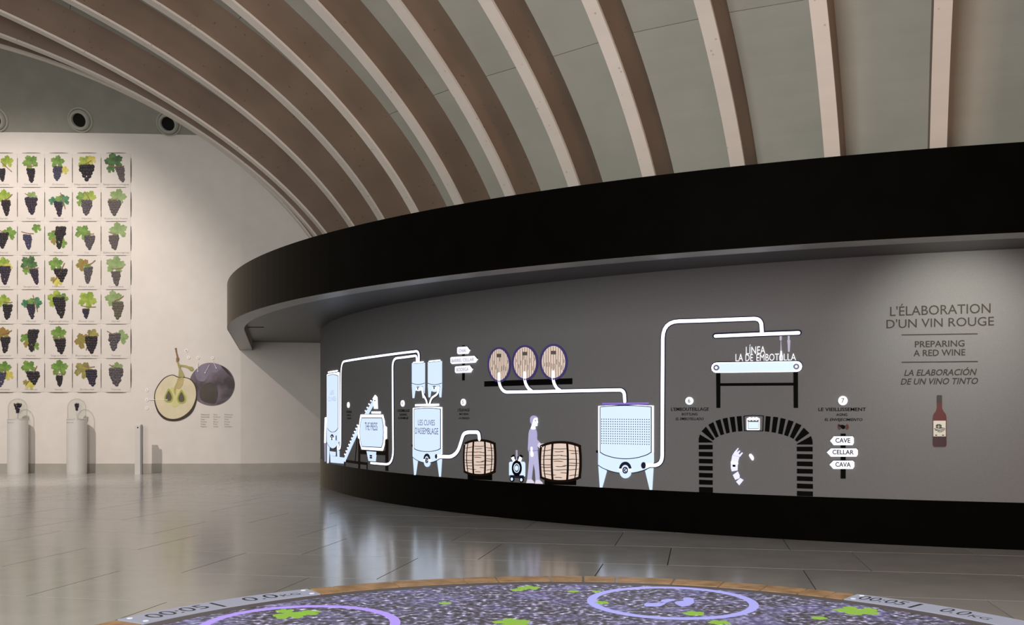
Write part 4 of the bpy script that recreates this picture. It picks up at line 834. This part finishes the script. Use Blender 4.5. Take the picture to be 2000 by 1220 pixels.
# ------------------------------------------------------------------ display pedestals
M_PED = noisy('white_lacquer', (0.66, 0.655, 0.63), (0.68, 0.675, 0.65), 4, 0.45)
M_GLASS = bpy.data.materials.new('dome_glass'); M_GLASS.use_nodes = True   # thin clear glass: clear straight through, mirror-like at grazing angles
_n = M_GLASS.node_tree; _n.nodes.clear(); _o = _n.nodes.new('ShaderNodeOutputMaterial'); _m = _n.nodes.new('ShaderNodeMixShader'); _t = _n.nodes.new('ShaderNodeBsdfTransparent'); _g = _n.nodes.new('ShaderNodeBsdfGlossy'); _f = _n.nodes.new('ShaderNodeFresnel')
_t.inputs[0].default_value = (0.975, 0.98, 0.975, 1); _g.inputs['Roughness'].default_value = 0.04; _f.inputs[0].default_value = 1.10
_k = _n.nodes.new('ShaderNodeMath'); _k.operation = 'MULTIPLY'; _k.inputs[1].default_value = 0.3; _n.links.new(_f.outputs[0], _k.inputs[0]); _n.links.new(_k.outputs[0], _m.inputs[0]); _n.links.new(_t.outputs[0], _m.inputs[1]); _n.links.new(_g.outputs[0], _m.inputs[2]); _n.links.new(_m.outputs[0], _o.inputs[0])
def pedestal(label, glabel, px0, px1, bxx, bw_, bh_, seed):
    Y = 25.80; x = ((px0+px1)/2-1000)/F_PX*Y; R = (px1-px0)/2/F_PX*Y; H = EYE-(817.6-HZ)/F_PX*Y
    t = thing('display_pedestal', label, 'pedestal', (x, Y, 0), 'grape display pedestals'); n = 48
    bm = bmesh.new(); lathe(bm, [(0, 0.0), (R*0.985, 0.0), (R*0.985, 0.03), (R, 0.03), (R, H-0.16), (R*0.992, H-0.157), (R*0.992, H-0.153), (R, H-0.15), (R, H-0.03), (R*0.99, H-0.02), (R*0.985, H), (0, H)], (x, Y, 0), n); obj('column', bm, M_PED, t, smooth=False)
    bm = bmesh.new(); lathe(bm, [(R*1.004, H-0.03), (R*1.004, H-0.012), (R*0.95, H+0.004), (R*0.90, H+0.004), (R*0.90, H-0.03)], (x, Y, 0), n); obj('top_ring', bm, mat('ring_metal', (0.55, 0.54, 0.50), 0.4, metal=0.3), t, smooth=False)
    hs = 0.30
    prof = [(R*0.93, H+0.004), (R*0.93, H+hs)]+[(R*0.93*math.cos(a), H+hs+R*0.95*math.sin(a)) for a in arc(0.1, math.pi/2-0.02, 10)]+[(0, H+hs+R*0.95)]
    inn = [(max(0, r-0.006), z-0.006 if z > H+hs else z) for r, z in prof][::-1]
    bm = bmesh.new(); lathe(bm, prof+inn, (x, Y, 0), n); obj('glass_dome', bm, M_GLASS, t, smooth=True)
    bm = bmesh.new(); lathe(bm, [(0, H+0.002), (0.06, H+0.002), (0.06, H+0.012), (0.010, H+0.016), (0.008, H+0.30), (0, H+0.30)], (x+bxx, Y, 0), 12); obj('stalk', bm, mat('steel_rod', (0.6, 0.6, 0.6), 0.3, metal=0.8), t)
    bm = bmesh.new(); text_plate(bm, 'Raisin de cuve', -R*0.80, R*0.1, H-0.105, 0.022, 0, 0)
    for v in bm.verts: a = v.co.x/R; v.co = Vector((x+(R+0.002)*math.sin(a), Y-(R+0.002)*math.cos(a), v.co.z))
    obj('engraved_text', bm, M_GREYP, t)
    rr = random.Random(seed); g = thing('grape_bunch', glabel, 'grapes', (x+bxx, Y, H+0.18), 'grape bunches under glass domes')
    bm = bmesh.new()
    for k in range(95):
        v = rr.random(); ww = bw_*(1.0-0.72*v); a = rr.uniform(0, 6.28); q = math.sqrt(rr.random())
        M_ = Matrix.Translation((x+bxx+ww*q*math.cos(a), Y+ww*0.7*q*math.sin(a), H+0.40-bh_*v))
        bmesh.ops.create_icosphere(bm, subdivisions=1, radius=0.022, matrix=M_)
    obj('berries', bm, GRAPE['p'], g, smooth=True, kind='stuff')
    bm = bmesh.new(); lathe(bm, [(0, H+0.38), (0.007, H+0.38), (0.006, H+0.44), (0, H+0.44)], (x+bxx, Y, 0), 8); obj('bunch_stem', bm, M_STEM, g)
pedestal('white cylindrical pedestal with glass dome at the left picture edge', 'wide purple grape bunch under the left glass dome', 16, 53.3, 0.0, 0.10, 0.24, 3)
pedestal('white cylindrical pedestal with glass dome below fourth poster column', 'slim purple grape bunch under the right glass dome', 131.5, 168.5, 0.0, 0.055, 0.17, 8)
x0, x1 = (264.5-1000)/F_PX*25.55, (276.5-1000)/F_PX*25.55
t = thing('info_post', 'slim white post with grey side plate left of halved grape', 'post', ((x0+x1)/2, 25.6, 0))
bm = bmesh.new(); box(bm, x0, x1-0.01, 25.50, 25.66, 0, 1.28); obj('post_body', bm, M_PED, t)
bm = bmesh.new(); sweep(bm, [[(x1-0.01, y, z0_) for y, z0_ in ((25.48, 0), (25.56, 0), (25.56, 1.26), (25.52, 1.31), (25.48, 1.27))], [(x1+0.035, y, z0_) for y, z0_ in ((25.48, 0), (25.56, 0), (25.56, 1.26), (25.52, 1.31), (25.48, 1.27))]]); obj('side_plate', bm, mat('grey_steel', (0.30, 0.31, 0.33), 0.4, metal=0.4), t)
bm = bmesh.new(); lathe(bm, [(0, 0), (0.018, 0), (0.018, 0.006), (0, 0.006)], (0, 0, 0), 16)
for v in bm.verts: v.co = Vector(((x0+x1)/2+v.co.x, 25.5-v.co.z, 1.23+v.co.y))
obj('button', bm, M_RACK, t)

# ------------------------------------------------------------------ treading vat projected on the floor
VX, VY, VR = 0.425, 5.53, 3.98
M_POOL = mat('projected_grapes', (0.05, 0.05, 0.05), 0.5); nt = M_POOL.node_tree; N = nt.nodes; L = nt.links; b = N['Principled BSDF']
tc = N.new('ShaderNodeTexCoord'); vo = N.new('ShaderNodeTexVoronoi'); vo.inputs['Scale'].default_value = 17.0
nz = N.new('ShaderNodeTexNoise'); nz.inputs['Scale'].default_value = 19.0; nz.inputs['Detail'].default_value = 3.0
nb = N.new('ShaderNodeTexNoise'); nb.inputs['Scale'].default_value = 2.3
L.new(tc.outputs['Object'], vo.inputs[0]); L.new(tc.outputs['Object'], nz.inputs[0]); L.new(tc.outputs['Object'], nb.inputs[0])
cr = N.new('ShaderNodeValToRGB'); e = cr.color_ramp.elements; e[0].position = 0.36; e[0].color = (0.030, 0.026, 0.030, 1); e[1].position = 0.72; e[1].color = (0.85, 0.82, 0.95, 1)
q = e.new(0.5); q.color = (0.085, 0.075, 0.095, 1); q = e.new(0.60); q.color = (0.22, 0.20, 0.36, 1)
L.new(nz.outputs[0], cr.inputs[0])
cb = N.new('ShaderNodeValToRGB'); cb.color_ramp.elements[0].position = 0.50; cb.color_ramp.elements[1].position = 0.66; cb.color_ramp.elements[0].color = (0, 0, 0, 1); cb.color_ramp.elements[1].color = (1, 1, 1, 1); L.new(nb.outputs[0], cb.inputs[0])
cv_ = N.new('ShaderNodeValToRGB'); e = cv_.color_ramp.elements; e[0].position = 0.1; e[0].color = (0.55, 0.52, 0.95, 1); e[1].position = 0.6; e[1].color = (0.10, 0.09, 0.24, 1); L.new(vo.outputs['Distance'], cv_.inputs[0])
mx = N.new('ShaderNodeMix'); mx.data_type = 'RGBA'; mf = N.new('ShaderNodeMath'); mf.operation = 'MULTIPLY'; mf.inputs[1].default_value = 0.6; L.new(cb.outputs[0], mf.inputs[0])
L.new(mf.outputs[0], mx.inputs[0]); L.new(cr.outputs[0], mx.inputs[6]); L.new(cv_.outputs[0], mx.inputs[7])
L.new(mx.outputs[2], b.inputs['Emission Color']); b.inputs['Emission Strength'].default_value = 1.0
def proj(nm, c, s=0.8): return mat(nm, tuple(k*0.4 for k in c), 0.5, emit=s, ecol=c)
M_PW = noisy('projected_oak', (0.20, 0.115, 0.05), (0.33, 0.20, 0.10), 6, 0.5, stretch=(1, 1, 1)); bb = M_PW.node_tree.nodes['Principled BSDF']; M_PW.node_tree.links.new(bb.inputs['Base Color'].links[0].from_socket, bb.inputs['Emission Color']); bb.inputs['Emission Strength'].default_value = 0.62
M_PSTEEL = proj('projected_steel', (0.36, 0.37, 0.46), 0.75); M_PDARK = proj('projected_dark_rim', (0.10, 0.085, 0.085), 0.7); M_PLEAF = proj('projected_leaf', (0.28, 0.50, 0.06), 0.8); M_PRING1 = proj('projected_blue_ring', (0.42, 0.42, 0.92), 0.85); M_PRING2 = proj('projected_purple_ring', (0.46, 0.33, 0.92), 0.85)
vat = thing('treading_vat', 'round glowing wine treading vat picture on the floor', 'floor display', (VX, VY, 0))
def ring_seg(r0, r1, a0, a1, z0, z1, n=8):
    bm = bmesh.new(); sweep(bm, [[(VX+r*math.cos(a), VY+r*math.sin(a), z) for r, z in ((r0, z0), (r1, z0), (r1, z1), (r0, z1))] for a in arc(a0, a1, n)]); return bm
bm = bmesh.new(); lathe(bm, [(0, 0.0005), (VR-0.40, 0.0005), (VR-0.40, 0.006), (0, 0.006)], (VX, VY, 0), 96); obj('grape_pool', bm, M_POOL, vat)
bm = bmesh.new(); lathe(bm, [(VR-0.30, 0.0005), (VR-0.30, 0.008), (VR-0.42, 0.008), (VR-0.42, 0.0005)], (VX, VY, 0), 96); obj('inner_rim', bm, M_PDARK, vat)
def rim_angle(x):
    """angle on the vat rim that shows at picture column x (far half)"""
    lo, hi = math.pi-0.25, 0.25
    for _ in range(50):
        m = (lo+hi)/2; px_ = 1000+F_PX*(VX+VR*math.cos(m))/(VY+VR*math.sin(m))
        if px_ < x: lo = m
        else: hi = m
    return (lo+hi)/2
cuts = [rim_angle(x) for x in (604, 648, 764, 902, 967, 1073, 1139, 1205, 1318, 1414, 1500, 1577, 1634, 1670)]
aL = rim_angle(228); aR = rim_angle(2075)
for a, c in zip(cuts, cuts[1:]): obj('wood_stave', ring_seg(VR-0.29, VR, a-0.003, c+0.003, 0.0005, 0.012), M_PW, vat)
rest = arc(aL, aR+2*math.pi, 26)
for a, c in zip(rest, rest[1:]): obj('wood_stave', ring_seg(VR-0.29, VR, a+0.003, c-0.003, 0.0005, 0.012), M_PW, vat)
for a0, a1, xs in ((aL, cuts[0], ((268, 385), (398, 412), (461, 527), (532, 569))), (cuts[-1], aR, ((1692, 1784), (1800, 1812), (1857, 1911), (1919, 1960)))):
    pn = obj('score_panel', ring_seg(VR-0.285, VR+0.01, a0-0.004, a1+0.004, 0.0005, 0.014, 16), M_PSTEEL, vat)
    for s, (xa, xb), hh in zip(('00:05', '|', '0.0', 'KG'), xs, (0.17, 0.17, 0.17, 0.085)):
        A, C = rim_angle(xa), rim_angle(xb)
        if s == '|': A, C = (A+C)/2+0.004, (A+C)/2-0.004
        bm = bmesh.new(); text_plate(bm, s, 0, 1, 0, hh, 0, 0)
        for v in bm.verts: a = A+(C-A)*v.co.x; r = VR-0.215+v.co.z; v.co = Vector((VX+r*math.cos(a), VY+r*math.sin(a), 0.0155))
        obj('lettering', bm, proj('projected_ink', (0.03, 0.03, 0.05), 0.5), pn)
    for a in (a0-0.02, a1+0.02):
        for r in (VR-0.05, VR-0.235): bm = bmesh.new(); lathe(bm, [(0, 0.0145), (0.022, 0.0145), (0.022, 0.018), (0, 0.018)], (VX+r*math.cos(a), VY+r*math.sin(a), 0), 10); obj('bolt', bm, proj('projected_bolt', (0.75, 0.78, 0.9), 0.85), pn)
def floor_pt(x, y): d = F_PX*EYE/(y-HZ); return ((x-1000)/F_PX*d, d)
def flat(name, pts, m, z=0.0085, parent=vat):
    bm = bmesh.new(); plate(bm, [pts], 0, 1)
    for v in bm.verts: v.co = Vector((v.co.x, v.co.z, z if v.co.y > 0.5 else 0.005))
    return obj(name, bm, m, parent)
for cx_, cy_, R, m in ((1.352, 8.235, 0.715, M_PRING1), (-1.60, 7.33, 0.755, M_PRING2)):
    bm = bmesh.new(); lathe(bm, [(R-0.078, 0.005), (R-0.078, 0.0088), (R, 0.0088), (R, 0.005)], (cx_, cy_, 0), 64); rg = obj('foot_ring', bm, m, vat)
    if m is M_PRING1:
        zL = zoomer(1120, 1130, 5.263)
        for pts in (((725, 280), (760, 250), (850, 235), (940, 258), (960, 250), (900, 285), (800, 288)), ((900, 228), (960, 218), (1050, 220), (1000, 238), (940, 250)), ((1040, 250), (1130, 235), (1240, 240), (1200, 275), (1110, 288)), ((1130, 205), (1180, 200), (1230, 210), (1228, 236), (1140, 232))):
            flat('footprint', smooth_closed([floor_pt(*p) for p in zL(*pts)]), M_PRING1, 0.0088, rg)
def vine(cx_, cy_, r, rot, seed, sq=1.0): # splashed leaf
    flat('vine_leaf', [(cx_+(p[0])*1.0, cy_+p[1]*sq) for p in leaf_outline((0, 0), r, rot, seed)], M_PLEAF, 0.0095)
for k, (x, y, r) in enumerate(((1033, 1149, 0.10), (1010, 1153, 0.06), (1675, 1194, 0.17), (1355, 1199, 0.085), (1000, 1217, 0.14), (566, 1203, 0.13), (601, 1198, 0.10), (556, 1194, 0.07), (870, 1179, 0.05), (1175, 1178, 0.06), (1405, 1217, 0.08), (1120, 1156, 0.05), (1165, 1156, 0.04), (1600, 1208, 0.06))):
    fx, fy = floor_pt(x, y); vine(fx, fy, r, k*1.3, 70+k)
